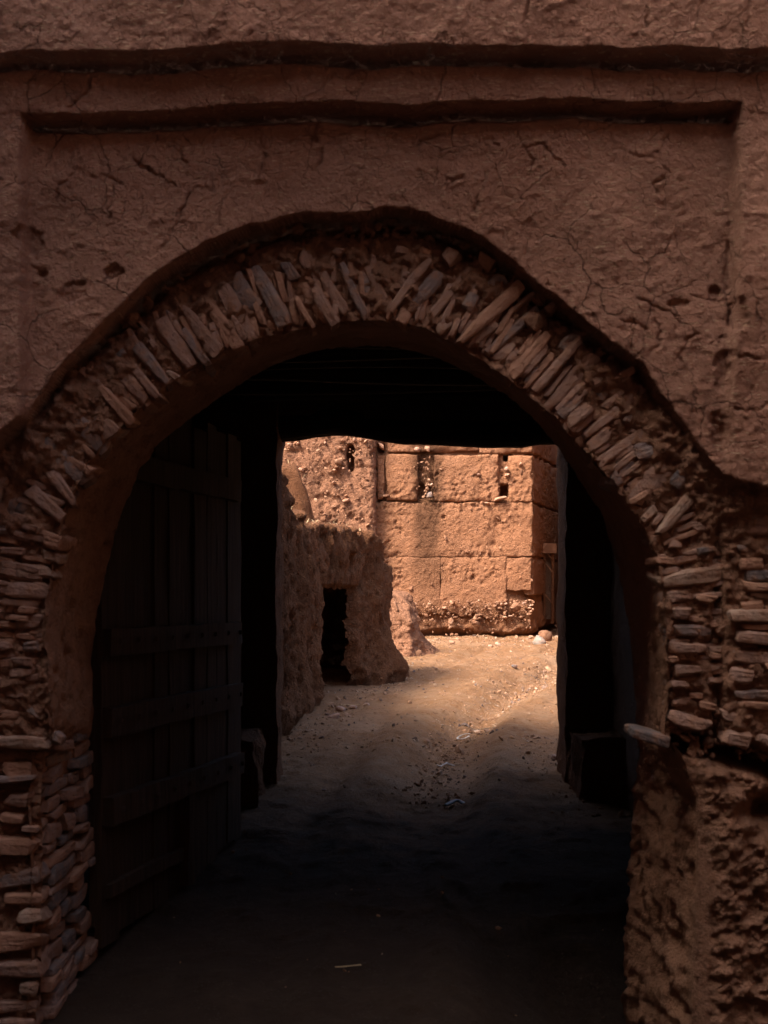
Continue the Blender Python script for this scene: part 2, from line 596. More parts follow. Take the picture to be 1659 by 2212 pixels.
ICO = None
def ico():
    global ICO
    if ICO is None:
        t = (1 + 5 ** 0.5) / 2
        v = np.array([(-1, t, 0), (1, t, 0), (-1, -t, 0), (1, -t, 0), (0, -1, t), (0, 1, t), (0, -1, -t), (0, 1, -t),
                      (t, 0, -1), (t, 0, 1), (-t, 0, -1), (-t, 0, 1)], float)
        v /= np.linalg.norm(v[0])
        f = np.array([(0, 11, 5), (0, 5, 1), (0, 1, 7), (0, 7, 10), (0, 10, 11), (1, 5, 9), (5, 11, 4), (11, 10, 2), (10, 7, 6), (7, 1, 8),
                      (3, 9, 4), (3, 4, 2), (3, 2, 6), (3, 6, 8), (3, 8, 9), (4, 9, 5), (2, 4, 11), (6, 2, 10), (8, 6, 7), (9, 8, 1)])
        ICO = (v, f)
    return ICO

def lumps(name, P, rad, seed, flat=0.6, stretch=1.5, smooth=False):
    """many small irregular lumps in one mesh"""
    v, f = ico()
    g = np.random.default_rng(seed)
    n = len(P)
    q = g.normal(size=(n, 4))
    q /= np.linalg.norm(q, axis=1)[:, None]
    a, b, c, d = q.T
    Rm = np.stack([np.stack([1 - 2 * (c * c + d * d), 2 * (b * c - a * d), 2 * (b * d + a * c)], -1),
                   np.stack([2 * (b * c + a * d), 1 - 2 * (b * b + d * d), 2 * (c * d - a * b)], -1),
                   np.stack([2 * (b * d - a * c), 2 * (c * d + a * b), 1 - 2 * (b * b + c * c)], -1)], 1)
    s = np.stack([g.uniform(0.8, stretch, n), g.uniform(0.7, 1.1, n), g.uniform(flat * 0.7, flat * 1.3, n)], 1) * rad[:, None]
    loc = v[None] * (1 + g.uniform(-0.22, 0.22, (n, 12, 1)))
    loc = loc * s[:, None, :]
    loc = np.einsum('nij,nkj->nki', Rm, loc) + np.asarray(P)[:, None, :]
    fc = (f[None] + (np.arange(n) * 12)[:, None, None]).reshape(-1, 3)
    return mesh_np(name, loc.reshape(-1, 3), fc, smooth)

def place_stone(name, a, b, w, Y, depth, mat, parent, seed, proud=0.04, sq=5.0, tilt=0.12, rough=0.10, cuts=8):
    """flat stone set in a wall facing the camera: survey ends a, b; thickness w, all at plane Y"""
    ax, _, az = W(a[0], a[1], Y)
    bx, _, bz = W(b[0], b[1], Y)
    L = math.hypot(bx - ax, bz - az)
    ang = math.atan2(bz - az, bx - ax)
    wm = w / F * Y
    L = max(L, wm * 0.8)
    me = stone_mesh(name, L * 1.06, wm * 1.08, depth, seed, sq, rough, cuts=cuts)
    o = obj(name, me, mat, parent)
    r = random.Random(seed)
    o.location = ((ax + bx) / 2, Y - proud + depth / 2, (az + bz) / 2)
    o.rotation_euler = (r.uniform(-tilt, tilt), -ang, r.uniform(-tilt, tilt))
    return o

# ------------------------------------------------------------------ gatehouse
gate = thing('gatehouse', 'dark mud brick gatehouse with cracked plaster and a stone horseshoe arch framing the alley', 'gateway', (0, 5.3, -0.05))

Y_TOP, Y_BAND, Y_PAN, Y_RING = 5.14, 5.22, 5.30, 5.43
line1 = [(-600, 128), (0, 117), (60, 113), (130, 120), (190, 113), (270, 116), (350, 113), (450, 108), (540, 101), (600, 98), (680, 96), (740, 95),
         (800, 105), (860, 101), (930, 100), (1000, 104), (1080, 101), (1160, 101), (1250, 101), (1350, 103), (1420, 100), (1500, 105), (1560, 107), (1659, 103), (2300, 106)]
line2 = [(-600, 252), (45, 250), (150, 248), (250, 245), (330, 240), (420, 236), (520, 230), (620, 224), (700, 222), (760, 227), (850, 230), (950, 226),
         (1050, 222), (1150, 220), (1250, 217), (1350, 221), (1450, 224), (1595, 222), (2300, 222)]
outer = [(-600, 1300), (-100, 1060), (-10, 968), (28, 930), (60, 898), (130, 792), (200, 722), (285, 642), (370, 570), (450, 522), (530, 490), (600, 471), (660, 460), (740, 463),
         (800, 457), (830, 447), (880, 455), (930, 470), (990, 492), (1050, 522), (1100, 560), (1150, 600), (1200, 642), (1260, 692), (1320, 742), (1390, 792),
         (1425, 850), (1475, 912), (1525, 985), (1560, 1026), (1600, 1048), (1700, 1060), (2300, 1064)]
front = [(78, 2420), (80, 2212), (90, 2100), (92, 2000), (92, 1900), (90, 1800), (90, 1700), (95, 1630), (118, 1590), (112, 1500), (104, 1400), (107, 1300),
         (125, 1200), (150, 1100), (190, 1015), (237, 950), (290, 900), (340, 852), (400, 812), (470, 772), (550, 737), (640, 714), (720, 702), (800, 697),
         (830, 697), (880, 702), (920, 712), (980, 742), (1050, 787), (1110, 832), (1170, 882), (1220, 932), (1270, 982), (1310, 1032), (1350, 1082),
         (1388, 1140), (1412, 1200), (1428, 1280), (1438, 1380), (1440, 1500), (1432, 1580), (1468, 1635), (1500, 1720), (1505, 1800), (1503, 1900),
         (1500, 2000), (1495, 2100), (1490, 2212), (1490, 2420)]
back = [(170, 2420), (172, 2212), (176, 2100), (180, 2000), (185, 1900), (192, 1800), (196, 1700), (200, 1620), (208, 1575), (200, 1480), (203, 1390), (213, 1300),
        (228, 1225), (248, 1155), (275, 1075), (308, 1010), (350, 958), (400, 912), (455, 872), (520, 830), (600, 786), (690, 756), (760, 748), (820, 748),
        (845, 750), (880, 756), (920, 766), (980, 788), (1040, 820), (1095, 856), (1145, 896), (1190, 945), (1222, 990), (1255, 1040), (1285, 1090),
        (1318, 1160), (1338, 1230), (1352, 1300), (1363, 1390), (1372, 1500), (1372, 1575), (1378, 1630), (1370, 1720), (1365, 1800), (1357, 1900),
        (1352, 2000), (1348, 2100), (1345, 2212), (1343, 2420)]
assert len(front) == len(back)

CRACKS = [  # survey polylines of the plaster's drying cracks
    [(275, 325), (295, 350), (320, 370), (360, 395), (380, 400)], [(410, 415), (400, 445), (385, 470), (370, 505), (360, 530), (345, 542)],
    [(165, 320), (172, 345), (160, 375), (125, 400), (120, 430)], [(172, 370), (215, 385)], [(215, 375), (260, 400)], [(245, 405), (240, 440), (235, 470)],
    [(390, 325), (400, 355)], [(460, 350), (460, 415)], [(205, 185), (200, 210), (180, 230), (155, 245)], [(18, 60), (25, 90)],
    [(685, 270), (670, 300), (685, 305)], [(695, 320), (685, 370)],
    [(1129, 240), (1117, 280), (1124, 310), (1149, 345), (1147, 360)], [(1139, 320), (1174, 315), (1199, 345), (1217, 360)],
    [(1319, 290), (1327, 325), (1324, 360)], [(1444, 295), (1419, 330), (1417, 345), (1439, 370), (1437, 385), (1414, 395), (1419, 420)],
    [(1327, 320), (1374, 340), (1414, 345)], [(1047, 375), (1039, 415), (1029, 430), (1027, 460)], [(1142, 515), (1139, 550)], [(1254, 370), (1254, 400)],
    [(1294, 490), (1299, 530)], [(1144, 10), (1132, 50), (1129, 75)], [(1384, 55), (1382, 95)], [(1594, 35), (1592, 90)], [(1369, 140), (1409, 160), (1449, 172)],
    [(1054, 275), (1099, 280)], [(1379, 645), (1419, 660), (1459, 680)], [(1046, 300), (1079, 315)], [(1294, 190), (1294, 210)],
    [(1416, 692), (1429, 719), (1425, 741), (1405, 759)], [(1511, 721), (1489, 728), (1483, 748), (1463, 770), (1483, 801)],
    [(1579, 883), (1609, 893), (1659, 873)], [(1579, 773), (1629, 778)], [(1395, 710), (1340, 690)], [(1500, 640), (1590, 650)],
    [(60, 560), (95, 600), (90, 640)], [(560, 300), (575, 340), (560, 380)], [(900, 330), (915, 300), (950, 290)], [(960, 380), (975, 395), (1000, 380)],
]

xs = axis(-3.1, -2.2, 2.2, 3.1, 0.0057, 0.12)
zs = axis(-0.3, -0.06, 3.80, 4.35, 0.0054, 0.12)
FX, FZ = np.meshgrid(xs, zs)
def layer_z(pts, Y, X):
    a = XZ(pts, Y)
    return np.interp(X, a[:, 0], a[:, 1])
jit = 0.014 * fbm(FX, 0 * FX, FZ, 9.0, 4, 5)
z1 = layer_z(line1, Y_TOP, FX) + jit * 0.8
z2 = layer_z(line2, Y_BAND, FX) + jit * 0.8
zo = layer_z(outer, Y_PAN, FX) + 1.1 * jit
xl = (48 - U0) / F * Y_BAND + 0.5 * jit
xr = np.interp(EYE - FZ, *(lambda a: (EYE - a[::-1, 1], a[::-1, 0]))(XZ([(1580, 1100), (1586, 900), (1594, 700), (1598, 500), (1596, 200)], Y_BAND)[::1])) if False else None
a = XZ([(1572, 1100), (1582, 900), (1592, 700), (1598, 500), (1596, 200)], Y_BAND)
xr = np.interp(FZ, a[:, 1], a[:, 0]) + 0.8 * jit
E = 0.012
top_m = sm((FZ - z1) / E + 0.5)
band_m = sm((FZ - z2) / E + 0.5)
side_m = np.maximum(sm((xl - FX) / 0.03 + 0.5), sm((FX - xr) / 0.03 + 0.5) * (0.55 + 0.45 * sm((FZ - 2.2) / 0.6)))
plaster = sm((FZ - zo) / 0.012 + 0.5)
und = 0.022 * fbm(FX, 0 * FX, FZ, 2.2, 3, 31) + 0.008 * fbm(FX, 0 * FX, FZ, 8.0, 4, 41, 0.6) + 0.0035 * fbm(FX, 0 * FX, FZ, 48.0, 2, 47)
und = und - 0.0035 * sm((ridge(FX + 0.05 * FZ, 0 * FX, FZ * 1.3, 6.0, 3, 53) - 0.55) / 0.25)
frame = np.maximum(band_m, side_m)
depth = np.zeros_like(FX) + Y_PAN
depth = depth + (Y_BAND - Y_PAN) * frame
depth = depth + (Y_TOP - Y_BAND) * top_m * (1 + 0.18 * noise(FX * 1.4, 0 * FX, FZ * 0 + 3, 61))
# hollow cut under each ledge to make its shadow line darker
gw = 1 + 0.35 * fbm(FX, 0 * FX, FZ * 0 + 1, 2.5, 3, 67)
for zz_, k_, m_ in ((z1, 0.15, 1 - top_m), (z2, 0.14, (1 - frame))):
    dz_ = np.clip(zz_ - FZ, 0, 9)
    depth = depth + k_ * gw * np.exp(-(dz_ / (0.031 * gw)) ** 2.6) * m_
# flaked / lost patches of plaster
for (pu, pv, ru, rv, dp) in [(243, 588, 26, 17, 0.028), (160, 628, 24, 26, 0.014), (66, 525, 24, 26, 0.018), (1545, 640, 16, 22, 0.02),
                             (1590, 690, 16, 40, 0.022), (1560, 800, 22, 60, 0.02), (1556, 930, 24, 50, 0.024), (1575, 560, 10, 80, 0.012), (95, 590, 14, 8, 0.015), (1460, 655, 26, 9, 0.012)]:
    cx, _, cz = W(pu, pv, Y_PAN)
    q = np.sqrt(((FX - cx) / (ru / F * Y_PAN)) ** 2 + ((FZ - cz) / (rv / F * Y_PAN)) ** 2) + 0.95 * fbm(FX, 0 * FX, FZ, 16, 4, 77, 0.6)
    m = sm((1.0 - q) / 0.28)
    depth = depth + dp * m * (1 + 0.5 * fbm(FX, 0 * FX, FZ, 40, 2, 78))
g_rng = np.random.default_rng(3)
extra = []
for k in range(12):
    u, v = g_rng.uniform(20, 1640), g_rng.uniform(10, 620)
    a_ = g_rng.uniform(0, 6.28)
    pl = [(u, v)]
    for _ in range(int(g_rng.integers(2, 5))):
        a_ += g_rng.normal() * 0.6
        u += math.cos(a_) * g_rng.uniform(9, 20)
        v += math.sin(a_) * g_rng.uniform(9, 20)
        pl.append((u, v))
    extra.append((pl, 0.45))
for pl, s in [(c, 1.0) for c in CRACKS] + extra:
    P = XZ(pl, Y_PAN)
    Q = [P[0]]
    for i in range(len(P) - 1):
        for t in (0.25, 0.5, 0.75, 1.0):
            Q.append(P[i] * (1 - t) + P[i + 1] * t + g_rng.normal(size=2) * 0.004 * (t < 1))
    Q = np.array(Q)
    x0, x1_ = Q[:, 0].min() - 0.05, Q[:, 0].max() + 0.05
    y0, y1_ = Q[:, 1].min() - 0.05, Q[:, 1].max() + 0.05
    ia, ib = np.searchsorted(xs, (x0, x1_))
    ja, jb = np.searchsorted(zs, (y0, y1_))
    if ib <= ia or jb <= ja:
        continue
    wx, wz = FX[ja:jb, ia:ib], FZ[ja:jb, ia:ib]
    d = polydist(wx + 0.006 * noise(wx * 45, 0, wz * 45, 65), wz + 0.006 * noise(wx * 45, 5, wz * 45, 66), Q)
    cw = 0.0032 + 0.0010 * s
    depth[ja:jb, ia:ib] += s * (0.0105 * np.exp(-(d / cw) ** 2) - 0.002 * np.exp(-((d - 0.014) / 0.012) ** 2)) * (0.55 + 0.6 * sm(0.5 + 1.1 * noise(FX[ja:jb, ia:ib] * 14, 0, FZ[ja:jb, ia:ib] * 14, 63)))
# the bare ring and jambs behind the plaster
rg = -0.024 + 0.036 * fbm(FX, 0 * FX, FZ, 9.0, 4, 131, 0.6) + 0.028 * fbm(FX, 0 * FX, FZ, 26.0, 3, 137, 0.65)
ringd = Y_RING + rg
uu = FX / Y_RING * F + U0
vv = V0 - (FZ - EYE) / Y_RING * F
col_m = sm((uu - 1548) / 14.0) * sm((vv - 1040) / 15.0)          # pier of stones at the right
ringd = ringd - 0.03 * col_m + 0.04 * np.exp(-((uu - 1546) / 10.0) ** 2) * sm((vv - 1060) / 40.0) * sm((1640 - vv) / 40)
ringd = ringd + 0.10 * np.exp(-((vv - 1060) / 9.0) ** 2) * sm((uu - 1575) / 20.0)
cave_v = np.interp(uu, [1400, 1470, 1560, 1659, 1800], [1597, 1604, 1618, 1655, 1680])
cave = np.exp(-((vv - cave_v - 6 * fbm(FX, 0 * FX, FZ, 14, 2, 140)) / np.interp(uu, [1440, 1560, 1659], [13, 24, 22])) ** 2) * sm((uu - 1440) / 25.0) * sm((1830 - uu) / 90.0)
low_r = sm((vv - cave_v) / 22.0) * sm((uu - 1300) / 50)
rough_low = 0.036 * fbm(FX * 1.0 + FZ * 0.35, 0 * FX, FZ * 1.3 - FX * 0.6, 11.0, 4, 151, 0.62) + 0.018 * (ridge(FX + 0.5 * FZ, 0 * FX, FZ * 1.2, 9.0, 2, 155) - 0.3) + 0.026 * fbm(FX, 0 * FX, FZ, 27.0, 3, 158, 0.6)
strip = np.exp(-((uu - 1512 - 0.02 * (2000 - vv)) / 17.0) ** 4) * sm((vv - 1800) / 50.0)   # smeared corner strip
dop = polydist(FX, FZ, [tuple(p) for p in XZ(front, Y_RING)[40:]])
near = sm(dop / 0.10)
ringd = ringd * (1 - low_r) + low_r * (Y_RING - 0.02 - 0.04 * near + (0.3 + 0.7 * near) * rough_low * (1 - 0.9 * strip) - 0.02 * strip + rg * 0.4 * (1 - strip)) + 0.34 * cave
# second hollow at the right edge of the pier
h2 = np.exp(-(((uu - 1655) / 40.0) ** 2 + ((vv - 1745) / 34.0) ** 2))
ringd = ringd + 0.18 * h2
low_l = sm((120 - uu) / 30.0) * sm((vv - 1590) / 30.0)
ringd = ringd + low_l * 0.02
do_ = np.clip(zo - FZ, 0, 9) * 0.78
ringd = ringd + 0.12 * np.exp(-(do_ / 0.04) ** 2) * sm((FZ - 1.9) / 0.5) * (1 - col_m)
fill = np.exp(-(do_ / 0.17) ** 2) * sm((2.70 - FZ) / 0.6)
ringd = ringd * (1 - 0.9 * fill) + 0.9 * fill * (Y_PAN + 0.035 + 1.2 * rg + 0.03)
depth = plaster * (depth + und) + (1 - plaster) * ringd
fr = XZ(front, Y_RING)
op = [tuple(p) for p in fr]
cx = FX[:-1, :-1] + 0.5 * np.diff(FX, axis=1)[:-1]
cz = FZ[:-1, :-1] + 0.5 * np.diff(FZ, axis=0)[:, :-1]
hole = inside(cx, cz, op)
ff = grid_faces(len(zs), len(xs)).reshape(len(zs) - 1, len(xs) - 1, 4)[~hole]
fv = np.stack([FX, depth, FZ], -1).reshape(-1, 3)
# plaster faces and bare-core faces are two parts of the gatehouse
pm = (plaster[:-1, :-1] > 0.5)[~hole]
def submesh(name, V, Fa):
    used = np.unique(Fa)
    mp = np.zeros(len(V), np.int64)
    mp[used] = np.arange(len(used))
    return mesh_np(name, V[used], mp[Fa])
obj('plaster_front', submesh('plaster_front', fv, ff[pm]), M_plaster, gate)
obj('mud_core', submesh('mud_core', fv, ff[~pm]), M_mortar, gate)

# reveal / soffit of the arch
def resample(pts, n):
    a = np.array(pts, float)
    s = np.r_[0, np.cumsum(np.hypot(*np.diff(a, axis=0).T))]
    return s, a
Y_BACK = 6.15
fA, bA = XZ(front, Y_RING), XZ(back, Y_BACK)
sF = np.r_[0, np.cumsum(np.hypot(*np.diff(fA, axis=0).T))]
S = np.arange(0, sF[-1], 0.014)
fX, fZ = np.interp(S, sF, fA[:, 0]), np.interp(S, sF, fA[:, 1])
bX, bZ = np.interp(S, sF, bA[:, 0]), np.interp(S, sF, bA[:, 1])
nt = 44
tt = np.linspace(-0.06, 1.0, nt)
SX = fX[None] * (1 - tt[:, None]) + bX[None] * tt[:, None]
SZ = fZ[None] * (1 - tt[:, None]) + bZ[None] * tt[:, None]
SY = Y_RING + (Y_BACK - Y_RING) * tt[:, None] + 0 * SX
tx_, tz_ = np.gradient(fX), np.gradient(fZ)
ln = np.hypot(tx_, tz_)
nx_, nz_ = tz_ / ln, -tx_ / ln                        # pointing into the opening
low = sm((1.12 - SZ) / 0.15)                          # jambs below the springing are rougher
rightlow = low * (SX > 0)
leftlow = low * (SX < 0)
amp = 0.014 + 0.006 * rightlow
hh = amp * fbm(SX, SY, SZ, 5.0, 4, 201, 0.6) + 0.012 * fbm(SX, SY, SZ, 22.0, 3, 207)
hh = hh + rightlow * (0.034 * fbm(SX, SY * 1.0 + SZ * 0.5, SZ * 1.6 - SY * 0.6, 7.0, 4, 211, 0.62) + 0.025 * (ridge(SX, SY, SZ * 1.4, 9, 2, 215) - 0.3))
pit = sm((fbm(SX, SY, SZ, 16.0, 3, 221) - 0.20) / 0.2)
hh = hh - 0.022 * pit * (1 - leftlow)
hh = hh - 0.03 * leftlow
hh = hh * (1 - rightlow * (1 - sm((tt[:, None] + 0.03) / 0.14)))
SX = SX + hh * nx_[None]
SZ = SZ + hh * nz_[None]
# flange that closes the wall behind the arch
oX, oZ = bX + (bX - 0.0) * 1.3, np.where(bZ > 1.2, bZ + (bZ - 1.2) * 1.6, bZ)
SX = np.vstack([SX, oX[None]])
SZ = np.vstack([SZ, oZ[None]])
SY = np.vstack([SY, SY[-1:] + 0.01])
obj('arch_soffit', mesh_np('arch_soffit', np.stack([SX, SY, SZ], -1).reshape(-1, 3), grid_faces(nt + 1, len(S))), M_soffit, gate)

ARCH = [  # outer end, inner end, thickness, kind of stone
    (227, 775, 322, 886, 34, 'n'), (287, 788, 349, 866, 18, 'n'), (296, 748, 365, 837, 24, 'b'), (363, 795, 400, 824, 14, 'p'), (216, 835, 289, 914, 24, 'r'),
    (205, 890, 252, 937, 36, 'n'), (140, 890, 230, 972, 34, 'b'), (91, 948, 127, 975, 24, 'd'), (117, 976, 187, 1042, 43, 'b'), (174, 957, 207, 992, 11, 'r'),
    (190, 1008, 206, 1022, 22, 'r'), (358, 670, 387, 699, 18, 'b'), (391, 712, 455, 800, 18, 'b'), (338, 704, 416, 797, 40, 'n'), (265, 765, 277, 776, 20, 'd'),
    (405, 671, 482, 761, 28, 'n'), (450, 660, 523, 754, 28, 'r'), (483, 620, 557, 743, 27, 'n'), (512, 596, 560, 671, 36, 'b'), (557, 578, 629, 711, 31, 'b'),
    (616, 562, 643, 605, 24, 'b'), (651, 549, 675, 594, 28, 'n'), (637, 645, 677, 713, 13, 'r'), (656, 620, 701, 703, 15, 'r'), (680, 618, 728, 705, 24, 'n'),
    (701, 589, 755, 679, 22, 'n'), (736, 573, 795, 695, 18, 'b'), (773, 591, 813, 676, 23, 'b'), (789, 557, 835, 650, 18, 'n'), (577, 698, 602, 712, 26, 'r'),
    (929, 567, 841, 679, 18, 'n'), (948, 591, 892, 660, 30, 'b'), (985, 545, 960, 578, 32, 'n'), (1017, 583, 913, 705, 20, 'n'), (884, 678, 868, 706, 26, 'r'),
    (977, 700, 945, 718, 26, 'p'), (1020, 640, 1002, 675, 24, 'b'), (1052, 556, 1040, 586, 32, 'r'), (1086, 597, 1044, 634, 30, 'b'), (1121, 615, 988, 735, 26, 'r'),
    (1078, 703, 1020, 751, 26, 'n'), (1158, 634, 1108, 677, 11, 'n'), (1161, 669, 1046, 769, 19, 'b'), (1116, 738, 1070, 785, 22, 'n'), (1118, 759, 1094, 788, 15, 'n'),
    (1180, 725, 1100, 820, 28, 'r'), (1169, 786, 1132, 831, 24, 'b'), (1256, 737, 1152, 854, 18, 'n'), (1249, 721, 1203, 757, 22, 'b'), (1283, 764, 1183, 883, 28, 'n'),
    (1267, 852, 1205, 903, 28, 'b'), (1298, 812, 1266, 826, 34, 'n'), (1325, 832, 1287, 864, 30, 'd'), (1280, 886, 1229, 928, 28, 'n'), (1383, 835, 1254, 943, 20, 'n'),
    (1318, 937, 1272, 977, 28, 'n'), (1403, 921, 1285, 1001, 19, 'n'), (1412, 970, 1374, 984, 38, 'b'), (1356, 895, 1345, 917, 13, 'b'), (1352, 985, 1321, 1054, 42, 'b'),
    (1432, 1007, 1364, 1085, 42, 'n'), (1486, 1012, 1450, 1054, 28, 'd'), (1484, 1061, 1412, 1152, 21, 'p'), (1415, 1096, 1384, 1125, 20, 'p'), (1424, 1110, 1406, 1136, 12, 'n'),
    (103, 1024, 158, 1099, 22, 'n'), (59, 1054, 139, 1122, 28, 'n'), (1370, 800, 1340, 815, 16, 'r'), (1200, 660, 1180, 678, 16, 'n'), (850, 545, 880, 552, 18, 'n'),
    (905, 540, 930, 552, 16, 'r'), (720, 540, 745, 552, 18, 'n'), (1420, 905, 1438, 930, 18, 'r'), (1452, 985, 1470, 1000, 18, 'n'), (330, 735, 345, 755, 12, 'n'),
    (570, 630, 580, 655, 14, 'r'), (430, 690, 440, 712, 14, 'r'), (870, 590, 890, 600, 16, 'n'), (850, 615, 868, 622, 14, 'd'),
]
for i, (a0, a1, b0, b1, w, k) in enumerate(ARCH):
    if i < 70:      # run the inner end a little past the edge of the soffit, as the stones do
        pass
    place_stone('arch_stone', (a0, a1), (b0, b1), w, Y_RING, rnd.uniform(0.15, 0.20), SM[k], gate, 100 + i, rnd.uniform(0.030, 0.058), sq=rnd.uniform(9, 16), rough=0.13)
# thinner slabs wedged between the larger ones
fillr = random.Random(44)
fa = np.array(front, float)[9:40]
fs = np.r_[0, np.cumsum(np.hypot(*np.diff(fa, axis=0).T))]
nf = 0
for q in np.arange(30, fs[-1] - 20, 8.5):
    q += fillr.uniform(-6, 6)
    iu, iv = np.interp(q, fs, fa[:, 0]), np.interp(q, fs, fa[:, 1])
    ju, jv = np.interp(q + 4, fs, fa[:, 0]), np.interp(q + 4, fs, fa[:, 1])
    nu, nv_ = (jv - iv), -(ju - iu)
    ll = math.hypot(nu, nv_)
    nu, nv_ = nu / ll, nv_ / ll
    if nv_ > 0 and abs(nu) < 0.3:
        nu, nv_ = -nu, -nv_
    if (nu * (iu - 800) + nv_ * (iv - 1300)) < 0:
        nu, nv_ = -nu, -nv_
    sk = 0.25 * (1 if iu < 830 else -1) * min(1.0, abs(iu - 830) / 200)      # the slabs lean towards the crown
    r0, r1 = fillr.choice(((8, 70), (60, 130), (20, 110), (90, 150), (5, 50)))
    du, dv = nu + sk * -nv_ * 0, nv_
    place_stone('arch_stone', (iu + du * r1, iv + dv * r1), (iu + du * r0, iv + dv * r0), fillr.uniform(9, 17), Y_RING, 0.15, SM[fillr.choice('rnnrn')], gate, 2000 + nf, fillr.uniform(0.014, 0.044), sq=10, rough=0.16)
    nf += 1
JAMB = [
    (1488, 1136, 1544, 1134, 22, 'n'), (1408, 1212, 1459, 1216, 15, 'r'), (1421, 1250, 1552, 1238, 38, 'p'), (1432, 1294, 1479, 1294, 22, 'n'), (1577, 1083, 1690, 1090, 32, 'b'),
    (1601, 1136, 1690, 1140, 42, 'n'), (1588, 1187, 1690, 1185, 16, 'b'), (1595, 1218, 1650, 1216, 24, 'r'), (1601, 1250, 1690, 1250, 24, 'd'), (1597, 1270, 1690, 1274, 18, 'r'),
    (1617, 1283, 1690, 1294, 14, 'p'), (1601, 1303, 1646, 1305, 24, 'r'), (1441, 1321, 1492, 1324, 25, 'n'), (1441, 1361, 1526, 1364, 24, 'b'), (1441, 1399, 1526, 1403, 22, 'n'),
    (1441, 1427, 1462, 1427, 16, 'r'), (1443, 1452, 1503, 1452, 24, 'n'), (1443, 1477, 1486, 1479, 13, 'n'), (1490, 1499, 1523, 1501, 12, 'r'), (1446, 1515, 1486, 1519, 22, 'n'),
    (1503, 1523, 1535, 1530, 18, 'r'), (1441, 1550, 1528, 1572, 30, 'n'), (1362, 1579, 1441, 1601, 23, 'd'), (1570, 1326, 1690, 1326, 26, 'p'), (1583, 1372, 1690, 1379, 24, 'n'),
    (1570, 1415, 1690, 1421, 26, 'n'), (1570, 1459, 1632, 1463, 32, 'n'), (1575, 1495, 1690, 1497, 20, 'b'), (1552, 1539, 1601, 1550, 22, 'n'), (1557, 1581, 1630, 1597, 36, 'n'),
    (1630, 1583, 1690, 1612, 24, 'n'), (1600, 1348, 1660, 1350, 14, 'r'), (1480, 1340, 1530, 1342, 14, 'r'), (1500, 1290, 1540, 1296, 18, 'r'), (1590, 1515, 1660, 1520, 16, 'r'),
    (1640, 1440, 1690, 1448, 18, 'r'), (1440, 1180, 1470, 1186, 14, 'n'), (1500, 1195, 1535, 1190, 14, 'd'), (1530, 1420, 1560, 1425, 14, 'r'), (1520, 1470, 1548, 1476, 14, 'n'),
    (98, 1160, 142, 1172, 32, 'r'), (94, 1195, 132, 1207, 20, 'p'), (23, 1236, 121, 1241, 27, 'p'), (18, 1279, 103, 1287, 32, 'n'), (-20, 1050, 18, 1056, 60, 'p'),
    (10, 1100, 32, 1102, 52, 'd'), (40, 1094, 62, 1106, 30, 'd'), (46, 1318, 92, 1322, 16, 'r'), (23, 1329, 66, 1333, 11, 'r'), (34, 1349, 92, 1350, 18, 'n'),
    (37, 1368, 76, 1372, 13, 'r'), (52, 1394, 84, 1391, 20, 'b'), (35, 1420, 80, 1424, 20, 'n'), (25, 1456, 87, 1454, 22, 'n'), (14, 1498, 59, 1506, 15, 'n'),
    (62, 1530, 92, 1555, 20, 'b'), (-20, 1598, 110, 1599, 26, 'p'), (112, 1592, 130, 1602, 20, 'b'), (14, 1656, 78, 1660, 34, 'r'), (-20, 1686, 80, 1681, 14, 'b'),
    (20, 1720, 84, 1722, 26, 'n'), (5, 1755, 62, 1760, 22, 'r'), (50, 1785, 86, 1787, 14, 'n'), (-20, 1822, 84, 1824, 40, 'r'), (-20, 1903, 92, 1882, 30, 'b'),
    (10, 1938, 92, 1938, 24, 'r'), (45, 1980, 94, 1976, 32, 'p'), (-20, 2038, 90, 2038, 38, 'r'), (-20, 2083, 88, 2081, 34, 'n'), (37, 2126, 76, 2128, 30, 'p'),
    (-20, 2176, 76, 2172, 22, 'n'), (-20, 2212, 78, 2210, 26, 'n'), (-10, 1545, 40, 1550, 18, 'r'), (0, 1400, 30, 1402, 18, 'n'), (-15, 1330, 12, 1332, 20, 'n'),
    (-15, 1470, 10, 1474, 20, 'n'), (0, 1190, 60, 1192, 16, 'n'), (60, 1140, 86, 1146, 16, 'n'), (-15, 1150, 30, 1152, 22, 'b'),
]
for i, (a0, a1, b0, b1, w, k) in enumerate(JAMB):
    place_stone('jamb_stone', (a0, a1), (b0, b1), w, Y_RING - (0.03 if a0 > 1540 else 0), rnd.uniform(0.16, 0.24), SM[k], gate, 300 + i, rnd.uniform(0.036, 0.066), sq=rnd.uniform(7, 14), tilt=0.12, rough=0.15)
# the same masonry goes on along the front on both sides
sr = random.Random(12)
nj = 0
for ua, ub, va, vb in ((-420, -35, 1120, 2200), (1705, 2050, 1090, 1600)):
    v = va
    while v < vb:
        u = ua + sr.uniform(0, 40)
        while u < ub:
            ln_ = sr.uniform(50, 120)
            if sr.random() < 0.62:
                place_stone('jamb_stone', (u, v), (min(u + ln_, ub + 10), v + sr.uniform(-5, 5)), sr.uniform(16, 34), Y_RING - 0.02, 0.2, SM[sr.choice('nnrbp')], gate, 3000 + nj, sr.uniform(0.03, 0.06), sq=10, rough=0.14)
                nj += 1
            u += ln_ + sr.uniform(10, 60)
        v += sr.uniform(52, 78)
print('extra jamb stones', nj)
